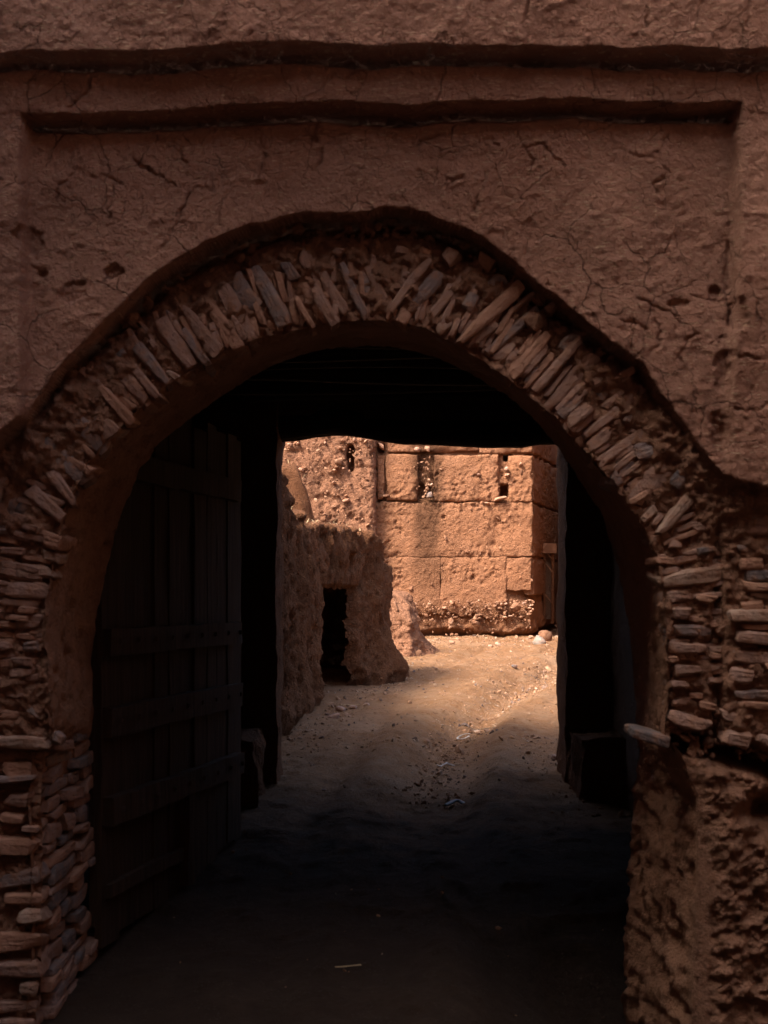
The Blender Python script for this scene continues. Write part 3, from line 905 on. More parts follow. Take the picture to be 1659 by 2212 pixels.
# slabs laid along the reveal of the left jamb, below the springing
gr = random.Random(21)
zc = 1.03
k = 0
while zc > -0.05:
    hgt = gr.uniform(0.038, 0.078)
    y = 5.50 + gr.uniform(0, 0.05)
    while y < 6.10:
        ln_ = gr.uniform(0.16, 0.42)
        me = stone_mesh('jamb_stone', ln_, hgt * gr.uniform(0.82, 0.98), 0.2, 900 + k, 16.0, 0.10)
        o = obj('jamb_stone', me, SM[gr.choice('nnnbdrn')], gate)
        ux = np.interp(y, (Y_RING, Y_BACK), (float(np.interp(-zc, -fA[:9, 1][::1], fA[:9, 0])) if False else -1.313, -1.277))
        o.location = (ux - 0.075 + gr.uniform(-0.018, 0.012), y + ln_ / 2, zc - hgt / 2)
        o.rotation_euler = (gr.uniform(-0.05, 0.05), gr.uniform(-0.08, 0.08), math.pi / 2 + gr.uniform(-0.07, 0.07))
        y += ln_ * gr.uniform(0.92, 1.05)
        k += 1
    zc -= hgt
# crumbs of mortar between the stones
gen = np.random.default_rng(5)
n = 9000
pu, pv = gen.uniform(-30, 1690, n), gen.uniform(450, 1640, n)
px, pz = (pu - U0) / F * Y_RING, EYE - (pv - V0) / F * Y_RING
zo_ = np.interp(px, XZ(outer, Y_PAN)[:, 0], XZ(outer, Y_PAN)[:, 1])
ok = (pz < zo_ - 0.01) & ~inside(px, pz, op) & (polydist(px, pz, op) < 0.42)
px, pz = px[ok][:2600], pz[ok][:2600]
py = Y_RING + 0.008 - gen.uniform(0, 0.022, len(px))
obj('mortar_rubble', lumps('mortar_rubble', np.stack([px, py, pz], 1), gen.gamma(2.2, 0.0042, len(px)) + 0.004, 9, 0.7, 1.6), M_mortar, gate, 'stuff')

# body of the gatehouse behind the front
def rb(name, lo, hi, mat, parent=gate, **kw):
    v, f = rough_box(lo, hi, **kw)
    return obj(name, mesh_np(name, v, f), mat, parent)
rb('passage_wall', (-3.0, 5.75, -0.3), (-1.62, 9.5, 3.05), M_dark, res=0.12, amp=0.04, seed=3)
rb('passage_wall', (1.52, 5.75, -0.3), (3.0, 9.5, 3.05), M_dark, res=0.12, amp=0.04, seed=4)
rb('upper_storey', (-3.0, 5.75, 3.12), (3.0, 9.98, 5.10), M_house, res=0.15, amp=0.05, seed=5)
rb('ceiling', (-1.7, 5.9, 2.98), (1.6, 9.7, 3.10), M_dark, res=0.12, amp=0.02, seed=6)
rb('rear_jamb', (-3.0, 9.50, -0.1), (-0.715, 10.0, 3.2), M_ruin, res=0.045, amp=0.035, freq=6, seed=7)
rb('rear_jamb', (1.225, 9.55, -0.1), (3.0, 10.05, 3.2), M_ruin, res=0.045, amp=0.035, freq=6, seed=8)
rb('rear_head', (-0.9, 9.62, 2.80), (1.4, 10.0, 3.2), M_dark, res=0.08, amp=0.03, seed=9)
rb('plinth', (-1.5, 8.85, 0.05), (-0.80, 9.60, 0.72), M_ruin, res=0.035, amp=0.07, freq=5, seed=13)
rb('plinth', (1.25, 9.0, 0.05), (1.7, 9.62, 0.70), M_ruin, res=0.035, amp=0.07, freq=5, seed=14)

def tube_mesh(name, pts, rads, nseg=14, amp=0.1, seed=1, flat=1.0):
    pts = np.array(pts, float)
    n = len(pts)
    T = np.gradient(pts, axis=0)
    T /= np.linalg.norm(T, axis=1)[:, None]
    up = np.array([0, 0, 1.0]) if abs(T[0, 2]) < 0.8 else np.array([1.0, 0, 0])
    A = np.cross(T, up)
    A /= np.linalg.norm(A, axis=1)[:, None]
    B = np.cross(A, T)
    th = np.linspace(0, 2 * np.pi, nseg, endpoint=False)
    rads = np.broadcast_to(np.asarray(rads, float), (n,))
    rr = rads[:, None] * (1 + amp * noise(np.arange(n)[:, None] * 0.35, np.cos(th)[None] * 1.5 + 9, np.sin(th)[None] * 1.5, seed))
    P = pts[:, None] + rr[..., None] * (np.cos(th)[None, :, None] * A[:, None] + flat * np.sin(th)[None, :, None] * B[:, None])
    V = np.concatenate([P.reshape(-1, 3), pts[:1], pts[-1:]])
    i = np.arange(n - 1)[:, None]
    j = np.arange(nseg)[None]
    a_ = i * nseg + j
    b_ = i * nseg + (j + 1) % nseg
    Fq = np.stack([a_, b_, b_ + nseg, a_ + nseg], -1).reshape(-1, 4)
    jj = np.arange(nseg)
    c0 = np.stack([(jj + 1) % nseg, jj, np.full(nseg, n * nseg), np.full(nseg, n * nseg)], -1)
    o_ = (n - 1) * nseg
    c1 = np.stack([o_ + jj, o_ + (jj + 1) % nseg, np.full(nseg, n * nseg + 1), np.full(nseg, n * nseg + 1)], -1)
    tri = np.concatenate([Fq[:, [0, 1, 2]], Fq[:, [0, 2, 3]], c0[:, :3], c1[:, :3]])
    return mesh_np(name, V, tri)

# crooked lintel log over the rear doorway
lint = [(560, 948), (605, 948), (640, 945), (700, 937), (735, 934), (770, 941), (800, 947), (840, 953), (880, 957), (960, 960), (1040, 965), (1100, 965), (1160, 960), (1215, 955), (1280, 952)]
uL = np.linspace(560, 1290, 60)
vL = np.interp(uL, [p[0] for p in lint], [p[1] for p in lint])
vL = np.convolve(np.pad(vL, 2, 'edge'), np.ones(5) / 5, 'valid')
rL = 0.105 + 0.01 * np.sin(uL / 90.0)
pts = [((u - U0) / F * 9.62, 9.72, EYE - (v - V0) / F * 9.62 + r) for u, v, r in zip(uL, vL, rL)]
obj('lintel_log', tube_mesh('lintel_log', pts, rL, 16, 0.06, 4), M_log, gate)
pts2 = [(x, 9.88 + 0.02 * math.sin(x * 3), z + 0.02 + 0.02 * math.sin(x * 2.1)) for x, _, z in pts]
obj('lintel_log', tube_mesh('lintel_log', pts2, rL * 0.95, 14, 0.08, 8), M_log, gate)
for i in range(8):
    y = 6.45 + i * 0.42
    pp = [(x, y + 0.02 * math.sin(x * 2 + i), 2.95 + 0.02 * math.sin(x * 1.7 + 2 * i)) for x in np.linspace(-1.65, 1.55, 12)]
    obj('ceiling_pole', tube_mesh('ceiling_pole', pp, 0.06, 10, 0.12, 30 + i), M_log, gate)

# the open door leaf on the left: planks on the far side of three rails
H0, H1 = Vector((-1.275, 6.20, 0)), Vector((-0.855, 8.22, 0))
dd = (H1 - H0)
DL = dd.length
dd.normalize()
dn = Vector((dd.y, -dd.x, 0))                          # towards the passage
door = obj('door', None if False else mesh_np('door', *rough_box((0.0, -0.012, 0.16), (DL, 0.012, 2.48), res=0.5, amp=0.0)), M_wood, gate)
door.location = (0, 0, 0)
Mdoor = Matrix(((dd.x, dn.x, 0, H0.x), (dd.y, dn.y, 0, H0.y), (0, 0, 1, 0), (0, 0, 0, 1)))
def door_xf(V, zfix=True):
    V = np.asarray(V)
    out = V.copy()
    out[:, 0] = H0.x + dd.x * V[:, 0] + dn.x * V[:, 1]
    out[:, 1] = H0.y + dd.y * V[:, 0] + dn.y * V[:, 1]
    return out
me = door.data
co = np.array([v.co for v in me.vertices])
me.vertices.foreach_set('co', door_xf(co).astype(np.float32).ravel())
dr = random.Random(5)
x = 0.0
while x < DL - 0.05:
    w = min(dr.uniform(0.15, 0.24), DL - x)
    zb = 0.03 + 0.085 * x + dr.uniform(0, 0.05)
    zt = 2.50 + dr.uniform(-0.02, 0.03)
    th = dr.uniform(0.028, 0.044)
    V, Fq = rough_box((x + 0.005, 0.010, zb), (x + w - 0.005, th, zt), res=0.09, amp=0.006, freq=7, seed=int(x * 100))
    obj('plank', mesh_np('plank', door_xf(V), Fq), M_wood, door)
    x += w
for z0, hgt, tk in ((1.40, 0.12, 0.095), (1.05, 0.13, 0.10), (0.66, 0.12, 0.11), (2.20, 0.12, 0.09)):
    V, Fq = rough_box((0.02, 0.03, z0 - hgt / 2), (DL - 0.13, tk * 0.85, z0 + hgt / 2), res=0.05, amp=0.010, freq=7, seed=int(z0 * 50))
    obj('rail', mesh_np('rail', door_xf(V), Fq), M_wood, door)
V, Fq = rough_box((1.02, 0.03, 0.14), (1.12, 0.085, 0.60), res=0.05, amp=0.008, freq=7, seed=77)
obj('batten', mesh_np('batten', door_xf(V), Fq), M_wood, door)
V, Fq = rough_box((0.05, 0.03, 0.28), (0.98, 0.07, 0.34), res=0.05, amp=0.008, freq=7, seed=78)
obj('batten', mesh_np('batten', door_xf(V), Fq), M_wood, door)
for z0 in (1.40, 1.05, 0.66):
    for i in range(9):
        V, Fq = stone_mesh('x', 0.03, 0.03, 0.016, 5, 2.2, 0.0, 0.0, (RC3_V, RC3_F)), None
        m_ = V
        o = obj('nail', m_, M_iron, door)
        p = door_xf(np.array([[0.12 + i * 0.22, 0.083 if z0 > 0.7 else 0.095, z0]]))[0]
        o.location = tuple(p)

# ------------------------------------------------------------------ walls swept along a line
def loft_wall(name, path, top, zb, thick, ds, dz, hfn, seed, topround=0.12, topamp=0.05, holes=None):
    P = np.array(path, float)
    s0 = np.r_[0, np.cumsum(np.hypot(*np.diff(P, axis=0).T))]
    ns = int(s0[-1] / ds) + 1
    s = np.linspace(0, s0[-1], ns)
    # rounded corners
    X, Y = np.interp(s, s0, P[:, 0]), np.interp(s, s0, P[:, 1])
    k = max(1, int(0.12 / ds))
    ker = np.ones(2 * k + 1) / (2 * k + 1)
    X = np.convolve(np.pad(X, k, 'edge'), ker, 'valid')
    Y = np.convolve(np.pad(Y, k, 'edge'), ker, 'valid')
    tx, ty = np.gradient(X), np.gradient(Y)
    L = np.hypot(tx, ty) + 1e-9
    nx, ny = ty / L, -tx / L
    tp = top(s, X, Y)
    tp = tp + topamp * fbm(X, Y, 0 * X, 3.0, 4, seed)
    hmax = float(np.max(tp) - zb)
    nz = int(hmax / dz)
    kz = np.linspace(0, 1, nz)[:, None]
    Z = zb + (tp[None] - zb) * kz
    h = hfn(s[None] + 0 * Z, Z, X[None] + 0 * Z, Y[None] + 0 * Z)
    ed = tp[None] - Z
    h = h - topround * np.clip(1 - ed / topround, 0, 1) ** 2
    Vx, Vy = X[None] + nx[None] * h, Y[None] + ny[None] * h
    rows = [np.stack([Vx, Vy, Z], -1)]
    ntp = max(4, int(thick / (dz * 1.5)))
    for j in range(1, ntp + 1):
        t = j / ntp
        off = -topround - (thick - topround) * t
        zz = tp + 0.05 * fbm(X + off, Y, 0 * X + j, 5.0, 3, seed + 3) - 0.06 * t
        rows.append(np.stack([X + nx * off, Y + ny * off, zz], -1)[None])
    rows.append(np.stack([X - nx * thick, Y - ny * thick, np.full_like(X, zb)], -1)[None])
    G = np.concatenate(rows)
    Fq = grid_faces(G.shape[0], G.shape[1])
    if holes is not None:
        m = holes['m']
        k4 = m[:-1, :-1] & m[1:, :-1] & m[:-1, 1:] & m[1:, 1:]
        keep = np.ones((G.shape[0] - 1, G.shape[1] - 1), bool)
        keep[:k4.shape[0]] = ~k4
        Fq = Fq[keep.reshape(-1)]
    return mesh_np(name, G.reshape(-1, 3), Fq), (s, X, Y, nx, ny, tp)

# --- ruined wall on the left of the lane
ruin = thing('ruined_wall', 'crumbling shaded mud wall with a dark low doorway at the left of the lane', 'wall', (-0.6, 13.5, 0.5))
rpath = [(-1.02, 9.95), (-0.87, 11.7), (-0.63, 13.8), (-0.34, 14.95), (-0.05, 15.7), (0.02, 16.05), (-0.10, 16.5), (-0.9, 16.9), (-2.4, 17.3)]
def rtop(s, X, Y):
    u = U0 + X / Y * F
    t = np.interp(Y, [9.9, 11.8, 12.0, 12.15, 12.4, 13.3, 13.7, 14.2, 14.4, 15.0, 15.6, 15.9, 16.1, 16.6, 17.3],
                  [2.75, 2.72, 2.62, 2.47, 2.36, 2.335, 2.34, 2.345, 2.29, 2.31, 2.30, 2.22, 2.12, 2.05, 2.0])
    return t
RH = {}
def rh(s, Z, X, Y):
    gz = np.interp(Y, GY, GZ)
    st = 0.11 * fbm(X * 1.0, Y * 1.0, Z * 0.22, 5.0, 3, 401) + 0.11 * fbm(X, Y, Z, 1.8, 3, 405) + 0.055 * fbm(X, Y, Z * 0.6, 11.0, 4, 409, 0.62)
    st = st - 0.09 * sm((fbm(X, Y, Z * 0.4, 6.0, 3, 413) - 0.18) / 0.2)
    h = st
    h = h + 0.020 * fbm(X, Y, Z * 0.7, 26.0, 2, 417) + 0.040 * fbm(X, Y, Z * 0.22, 17.0, 2, 419) - 0.035 * sm((fbm(X, Y, Z * 0.45, 15.0, 2, 421) - 0.25) / 0.15)
    end = sm((Y - 15.2) / 1.0) * (Y < 17)
    h = h + end * 0.33 * np.clip((1.35 - Z) / 0.75, 0, 1.1) ** 1.3
    h = h + 0.05 * np.clip((gz + 0.35 - Z) / 0.35, 0, 1) - 0.05 * np.clip((gz + 0.10 - Z) / 0.1, 0, 1)
    # low doorway and the put-log hole above it
    jl = np.interp(Z, [0.4, 1.2, 1.75], [13.80, 13.74, 13.86])
    jr = np.interp(Z, [0.4, 0.75, 1.2, 1.75], [15.32, 15.20, 15.14, 15.18]) + 0.03 * fbm(X, Y, Z, 5, 2, 431)
    nz_ = 0.016 * fbm(X, Y, Z, 7.0, 2, 433)
    m = sm((Y - jl + nz_) / 0.045 + 0.5) * sm((jr - Y + nz_) / 0.07 + 0.5) * sm((1.715 - Z + nz_) / 0.045 + 0.5)
    h = h - 0.09 * m
    RH['m'] = m > 0.93
    q = np.sqrt(((Y - 14.88) / 0.14) ** 2 + ((Z - 1.955) / 0.135) ** 2) + 0.3 * fbm(X, Y, Z, 9, 2, 437)
    h = h - 0.22 * sm((1 - q) / 0.4)
    for (yy, zz, ry, rz, dp) in ((12.3, 1.5, .06, .25, .07), (13.1, 1.9, .05, .2, .06), (15.35, 1.85, .07, .12, .08), (15.55, 1.2, .06, .16, .08), (12.8, 1.0, .05, .22, .06), (15.9, 1.35, .05, .3, .07), (15.25, 1.75, .06, .07, .08)):
        q = ((Y - yy) / ry) ** 2 + ((Z - zz) / rz) ** 2
        h = h - dp * np.exp(-q)
    return h
me, rinfo = loft_wall('wall_body', rpath, rtop, -0.1, 1.6, 0.02, 0.02, rh, 420, 0.05, 0.13, RH)
obj('wall_body', me, M_ruin, ruin)
rb('end_wall', (-3.4, 15.4, -0.1), (-2.2, 19.0, 2.0), M_ruin, ruin, res=0.12, amp=0.05, seed=61)
rb('end_wall', (-2.8, 10.02, -0.1), (-1.15, 10.3, 2.55), M_ruin, ruin, res=0.12, amp=0.03, seed=62)

def strands(name, pts, length, seed, lean=0.7, wdt=0.004):
    g = np.random.default_rng(seed)
    n = len(pts)
    a = g.uniform(0, 2 * np.pi, n)
    l = length * g.uniform(0.4, 1.3, n)
    d = np.stack([np.cos(a) * lean, np.sin(a) * lean, g.uniform(0.0, 1.0, n)], 1)
    d /= np.linalg.norm(d, axis=1)[:, None]
    side = np.stack([-np.sin(a), np.cos(a), 0 * a], 1) * wdt
    p0 = np.asarray(pts)
    p1 = p0 + d * l[:, None] * 0.55 + np.array([0, 0, 1]) * l[:, None] * 0.1
    p2 = p0 + d * l[:, None]
    V = np.stack([p0 - side, p0 + side, p1 + side, p1 - side, p2 + side * 0.3, p2 - side * 0.3], 1).reshape(-1, 3)
    b = (np.arange(n) * 6)[:, None]
    f = np.concatenate([b + np.array([[0, 1, 2, 3]]), b + np.array([[3, 2, 4, 5]])])
    return mesh_np(name, V, f, False)
s_, X_, Y_, nx_r, ny_r, tp_ = rinfo
gi = np.random.default_rng(8)
w_ = ((Y_ > 11.6) & (Y_ < 16.2))
idx = gi.choice(np.where(w_)[0], 1500)
off = -gi.uniform(0.06, 0.6, 1500)
sp = np.stack([X_[idx] + nx_r[idx] * off, Y_[idx] + ny_r[idx] * off, tp_[idx] - 0.03 - 0.05 * (-off)], 1)
obj('dry_grass', strands('dry_grass', sp, 0.10, 12), M_straw, ruin, 'stuff')
# straw ends sticking out of the wall face
idx = gi.choice(np.where(w_)[0], 900)
zz = np.interp(Y_[idx], GY, GZ) + gi.uniform(0.1, 1.0, 900) * (tp_[idx] - np.interp(Y_[idx], GY, GZ) - 0.1)

# --- second ruin behind it
ruin2 = thing('ruined_wall', 'broken dusty pink mud wall stump rising behind the shaded ruined wall', 'wall', (-1.2, 18.4, 0.8))
def r2top(s, X, Y):
    u = U0 + X / Y * F
    return np.interp(u, [400, 620, 640, 648, 656, 666, 676, 684, 690, 700, 760], [3.4, 3.32, 3.31, 3.26, 3.11, 3.06, 2.88, 2.66, 2.55, 2.4, 2.2])
def r2h(s, Z, X, Y):
    return 0.05 * fbm(X, Y, Z, 2.5, 4, 501) + 0.03 * fbm(X, Y, Z * 0.4, 9.0, 3, 505)
me, r2i = loft_wall('wall_body', [(-4.5, 18.0), (-0.98, 18.2), (-0.84, 18.35), (-0.86, 18.8), (-1.2, 19.6)], r2top, 0.2, 0.3, 0.04, 0.04, r2h, 520)
obj('wall_body', me, M_ruin, ruin2)
s2, X2, Y2, n2x, n2y, t2 = r2i
idx = gi.choice(len(X2), 300)
sp = np.stack([X2[idx] - n2x[idx] * 0.15, Y2[idx] - n2y[idx] * 0.15, t2[idx] - 0.02], 1)
obj('dry_grass', strands('dry_grass', sp, 0.12, 15), M_straw, ruin2, 'stuff')

# --- weathered stub of wall near the far building
def blob(name, prof, n=70, m=60, seed=1, amp=0.08):
    """eroded mound: prof lists (z, radius x, radius y, centre x, centre y)"""
    pr = np.array(prof, float)
    z = np.linspace(pr[0, 0], pr[-1, 0], m)
    c = [np.interp(z, pr[:, 0], pr[:, k]) for k in range(1, 5)]
    th = np.linspace(0, 2 * np.pi, n)
    ct, st = np.cos(th), np.sin(th)
    X = c[2][:, None] + c[0][:, None] * ct[None]
    Y = c[3][:, None] + c[1][:, None] * st[None]
    Z = z[:, None] + 0 * X
    d = amp * fbm(ct[None] * 1.2 + 0 * X, st[None] * 1.2 + 0 * X, Z * 1.5, 1.6, 4, seed) + 0.3 * amp * fbm(X, Y, Z, 9.0, 3, seed + 9)
    k = np.clip(c[0][:, None] / 0.2, 0, 1)
    X, Y = X + d * ct[None] * k, Y + d * st[None] * k
    X[:, -1], Y[:, -1] = X[:, 0], Y[:, 0]
    G = np.stack([X, Y, Z], -1)
    return mesh_np(name, G.reshape(-1, 3), grid_faces(m, n))
stub = obj('eroded_wall_stub', blob('eroded_wall_stub', [(0.5, 0.62, 0.6, 0.22, 19.0), (0.84, 0.50, 0.5, 0.20, 19.0), (1.0, 0.42, 0.45, 0.17, 19.0), (1.15, 0.36, 0.42, 0.15, 19.0), (1.45, 0.29, 0.40, 0.12, 19.0), (1.62, 0.25, 0.36, 0.08, 19.0), (1.68, 0.16, 0.2, 0.06, 19.0), (1.70, 0.01, 0.01, 0.06, 19.0)], 140, 120, 77, 0.20), M_rubwall)
tag(stub, 'pale eroded stub of mud wall standing in the light before the far building', 'wall')

# ------------------------------------------------------------------ rammed earth building at the end of the lane
YB = 21.8
def PB(u, v): return W(u, v, YB)
CX = PB(1150, 0)[0]
bld = thing('earth_building', 'sunlit tall rammed earth building closing the end of the lane', 'building', (CX, YB, 1.0))
CR = (CX, YB)
SD = np.array([0.82, 2.9]) / np.hypot(0.82, 2.9)
def ZB(v): return PB(0, v)[2]
def crumble(X, Y, Z, seed, k=1.0):
    """fine relief of weathered rammed earth: grit, pits and faint tamping lines"""
    g = 0.010 * fbm(X, Y, Z, 13.0, 3, seed, 0.6) + 0.011 * fbm(X, Y, Z, 30.0, 2, seed + 5)
    rough_zone = sm((fbm(X, Y, Z, 1.5, 3, seed + 9) + 0.05) / 0.35)
    g = g * (0.55 + 1.1 * rough_zone)
    g = g - 0.020 * sm((fbm(X, Y, Z, 11.0, 3, seed + 13) - 0.30) / 0.14) * (0.4 + rough_zone)
    g = g + 0.012 * sm((noise(X * 21, Y * 21, Z * 21, seed + 17) - 0.62) / 0.2)
    return g * k

def bh(s, Z, X, Y):
    h = 0.03 * fbm(X, Y, Z, 1.6, 4, 601) + 0.02 * fbm(X, Y, Z, 9.0, 3, 605)
    gz = np.interp(Y, GY, GZ)
    lo_ = np.clip((ZB(1290) - Z) / 0.5, 0, 1)
    h = h - (0.022 - 0.016 * sm((ZB(1086) - Z) / 0.1)) + lo_ ** 0.7 * (0.030 + 0.08 * fbm(X, Y, Z, 3.5, 4, 611, 0.6) + 0.05 * fbm(X, Y, Z, 14, 2, 615))
    h = h - 0.16 * np.clip((gz + 0.10 + 0.06 * noise(X * 2, Y * 2, 0 * X, 619) - Z) / 0.09, 0, 1)
    h = h + crumble(X, Y, Z, 660, 1.0 + 0.8 * lo_)
    for hu, hv, ru, rv in ((823, 968, 8, 9), (1097, 989, 9, 7), (820, 1073, 8, 8), (915, 1062, 20, 16), (1090, 1060, 9, 14)):
        uu_, vv_ = U0 + X / Y * F, V0 - (Z - EYE) / Y * F
        q = np.maximum(np.abs(uu_ - hu) / ru, np.abs(vv_ - hv) / rv) + 0.25 * fbm(X, Y, Z, 9, 2, 671)
        h = h - (0.28 if ru < 10 else 0.10) * sm((1.1 - q) / 0.35)
    # corner eaten away low down
    dc = np.hypot(X - CX, Y - YB)
    h = h - 0.14 * np.exp(-(dc / 0.22) ** 2) * np.exp(-((Z - ZB(1275)) / 0.2) ** 2)
    return h
bpath = [(-0.6, YB + 0.06), (CX - 0.02, YB + 0.05), (CX + SD[0] * 0.1, YB + 0.05 + SD[1] * 0.1), (CX + SD[0] * 9, YB + SD[1] * 9)]
bpath = [(-0.6, YB + 0.06), (CX, YB + 0.05), (CX + SD[0] * 9, YB + 0.05 + SD[1] * 9)]
me, _ = loft_wall('wall_core', bpath, lambda s, X, Y: 0 * X + 5.6, 0.3, 0.8, 0.024, 0.024, bh, 640, 0.1)
obj('wall_core', me, M_ram, bld)

def block(name, P0, P1, z0, z1, proud, mat, parent, seed, grit=1.0, res=0.0155, rough=0.014, edge=0.03, back=0.10, ragged=0.0, tamp=False, drop=0.9):
    P0, P1 = np.array(P0, float), np.array(P1, float)
    L = np.linalg.norm(P1 - P0)
    d = (P1 - P0) / L
    nn = np.array([d[1], -d[0]])
    ns, nz = max(4, int(L / res)), max(4, int((z1 - z0) / res))
    s, z = np.meshgrid(np.linspace(0, L, ns), np.linspace(z0, z1, nz))
    X, Y = P0[0] + d[0] * s, P0[1] + d[1] * s
    e = np.minimum(np.minimum(s, L - s), np.minimum(z - z0, z1 - z))
    en = e + 0.02 * fbm(X, Y, z, 7.0, 3, seed + 2)
    h = proud * np.clip(1.1 - drop * np.exp(-np.clip(en, 0, 1) / (edge * 0.6)), 0, 1.2) + rough * fbm(X, Y, z, 3.0, 4, seed, 0.6)
    h = h + crumble(X, Y, z, 660, grit)
    wear = np.exp(-np.clip(e, 0, 1) / 0.05) * np.clip(fbm(X, Y, z, 4.0, 3, 688) + 0.15, 0, 1)
    h = h - (0.10 if drop > 0.5 else 0.04) * wear
    if tamp:
        tz = np.clip(1 - (z1 - z) / 0.16, 0, 1)
        h = h + tz * (0.022 * noise(s * 19, z * 2.0, 0 * s, seed + 31) + 0.010 * noise(s * 45, z * 3, 0 * s, seed + 32) - 0.006)
        cz = np.exp(-((X - (1070 - U0) / F * 21.8) / 0.10) ** 2) * sm((ZB(1112) - z) / 0.1) * sm((z - ZB(1190)) / 0.1)
        h = h - cz * (0.03 + 0.04 * fbm(X, Y, z, 9.0, 3, seed + 35))
    # uneven border
    s2 = s + np.where(e < res * 0.5, 0.03 * fbm(X, Y, z, 6.0, 2, seed + 7), 0)
    z2 = z + np.where(e < res * 0.5, 0.03 * fbm(X, Y, z, 6.0, 2, seed + 8), 0)
    if ragged:
        z2 = z2 + ragged * 1.6 * fbm(s, 0 * s, 0 * s, 2.4, 4, seed + 21, 0.6) * np.clip(1 - (z - z0) / 0.35, 0, 1)
        h = h * np.clip((z - z0) / 0.25 + 0.25, 0, 1)
    X, Y = P0[0] + d[0] * s2 + nn[0] * h, P0[1] + d[1] * s2 + nn[1] * h
    G = np.stack([X, Y, z2], -1)
    # fold the border back into the core
    G2 = np.pad(G, ((1, 1), (1, 1), (0, 0)), 'edge')
    bm = np.zeros(G2.shape[:2], bool)
    bm[0], bm[-1], bm[:, 0], bm[:, -1] = True, True, True, True
    G2[bm, 0] -= nn[0] * (back + proud)
    G2[bm, 1] -= nn[1] * (back + proud)
    return obj(name, mesh_np(name, G2.reshape(-1, 3), grid_faces(*G2.shape[:2])), mat, parent)

def fb(u0, u1, v0, v1, proud=0.05, seed=1, **kw):
    proud *= 0.38 if v0 < 1086 else 0.24
    kw['drop'] = 0.65
    kw['rough'] = kw.get('rough', 0.014) * 1.25
    kw['edge'] = 0.008
    if v0 > 1086 and v1 < 1332:
        u0, u1, v0, v1 = u0 - 1.6, u1 + 1.6, v0 - 1.6, v1 + 1.6
        kw['drop'] = 0.30
    x0, x1 = PB(u0, 0)[0], PB(u1, 0)[0]
    block('earth_block', (x0, YB), (x1, YB), ZB(v1), ZB(v0), proud, M_ram, bld, seed, **kw)
def sb(d0, d1, v0, v1, proud=0.05, seed=1, **kw):
    proud *= 0.25
    kw['edge'] = 0.008
    p0, p1 = (CX + SD[0] * d0, YB + SD[1] * d0), (CX + SD[0] * d1, YB + SD[1] * d1)
    block('earth_block', p0, p1, ZB(v1), ZB(v0), proud, M_ram, bld, seed, **kw)
fb(836, 1032, 860, 976, 0.045, 701, rough=0.03)
fb(1034, 1150, 860, 979, 0.055, 702, rough=0.03)
fb(815, 831, 984, 1079, 0.02, 703, rough=0.03)
fb(834, 903, 982, 1080, 0.065, 704, rough=0.02)
fb(937, 1077, 983, 1083, 0.065, 705, rough=0.035)
fb(1100, 1149, 985, 1085, 0.07, 706, rough=0.015)
fb(800, 1149, 1087, 1202, 0.06, 707, rough=0.022, tamp=True)
fb(800, 950, 1205, 1318, 0.065, 710, rough=0.020, ragged=0.10)
fb(953, 1092, 1205, 1330, 0.07, 711, rough=0.022, ragged=0.13)
fb(1094, 1147, 1206, 1272, 0.065, 712, rough=0.03, ragged=0.05)
for row, (v0, v1) in enumerate(((860, 978), (984, 1084), (1088, 1202), (1206, 1285))):
    for d0, d1 in ((0.04, 1.15), (1.19, 3.0), (3.05, 5.2), (5.25, 7.5)):
        sb(d0, d1, v0, v1, 0.055, 720 + row * 7 + int(d0 * 3), rough=0.02)
# wood-sided drain chase on the side wall
ch = obj('drain_chase', mesh_np('drain_chase', *rough_box((CX + SD[0] * 1.16, YB + SD[1] * 1.16 - 0.10, 1.25), (CX + SD[0] * 1.16 + 0.10, YB + SD[1] * 1.16 + 0.02, 2.35), res=0.1, amp=0.004)), M_dark, bld)
def wpt(du, Y=None): pass
cyx = (CX + SD[0] * 1.16, YB + SD[1] * 1.16)
for dx in (-0.045, 0.09):
    V, Fq = rough_box((cyx[0] + dx, cyx[1] - 0.17, 1.18), (cyx[0] + dx + 0.04, cyx[1] - 0.05, 2.36), res=0.1, amp=0.008, seed=int(dx * 100) + 31)
    obj('board', mesh_np('board', V, Fq), M_ruin, ch)
V, Fq = rough_box((cyx[0] - 0.09, cyx[1] - 0.24, 2.30), (cyx[0] + 0.16, cyx[1] - 0.10, 2.46), res=0.06, amp=0.012, seed=33)
obj('cap_stone', mesh_np('cap_stone', V, Fq), M_pebble, ch)
for k, zt in enumerate((2.05, 1.55, 2.25)):
    pp = [(cyx[0] - 0.02 + 0.13 * t, cyx[1] - 0.15 - 0.05 * math.sin(t * 3.1), zt + 0.10 - 0.16 * t) for t in np.linspace(0, 1, 8)]
    obj('bracing_twig', tube_mesh('bracing_twig', pp, 0.010, 6, 0.2, 40 + k), M_pebble, ch)

# cobbles and chips set in the building
COB = [(917, 968, 929, 971, 11, 'p'), (896, 968, 908, 972, 10, 'n'), (1064, 1081, 1096, 1073, 7, 'p'), (1046, 1087, 1058, 1089, 5, 'p'), (922, 1070, 934, 1071, 14, 'd'), (929, 1046, 933, 1050, 7, 'n'),
       (920, 1054, 928, 1060, 6, 'r'), (1090, 1012, 1097, 1014, 9, 'n'), (1092, 1026, 1100, 1027, 6, 'p'), (1122, 1002, 1127, 1004, 7, 'p'), (816, 960, 834, 972, 9, 'p'),
       (827, 1072, 842, 1071, 6, 'r'), (1030, 1025, 1038, 1027, 6, 'n')]
for i in range(30):
    u = gi.uniform(880, 1148)
    v = 1304 + abs(gi.normal()) * 30
    if v > 1368: continue
    ln_ = gi.uniform(5, 13)
    a_ = gi.normal() * 0.35
    COB.append((u, v, u + ln_ * math.cos(a_), v + ln_ * math.sin(a_), gi.uniform(3.5, 7), 'eepne'[int(gi.integers(0, 5))]))
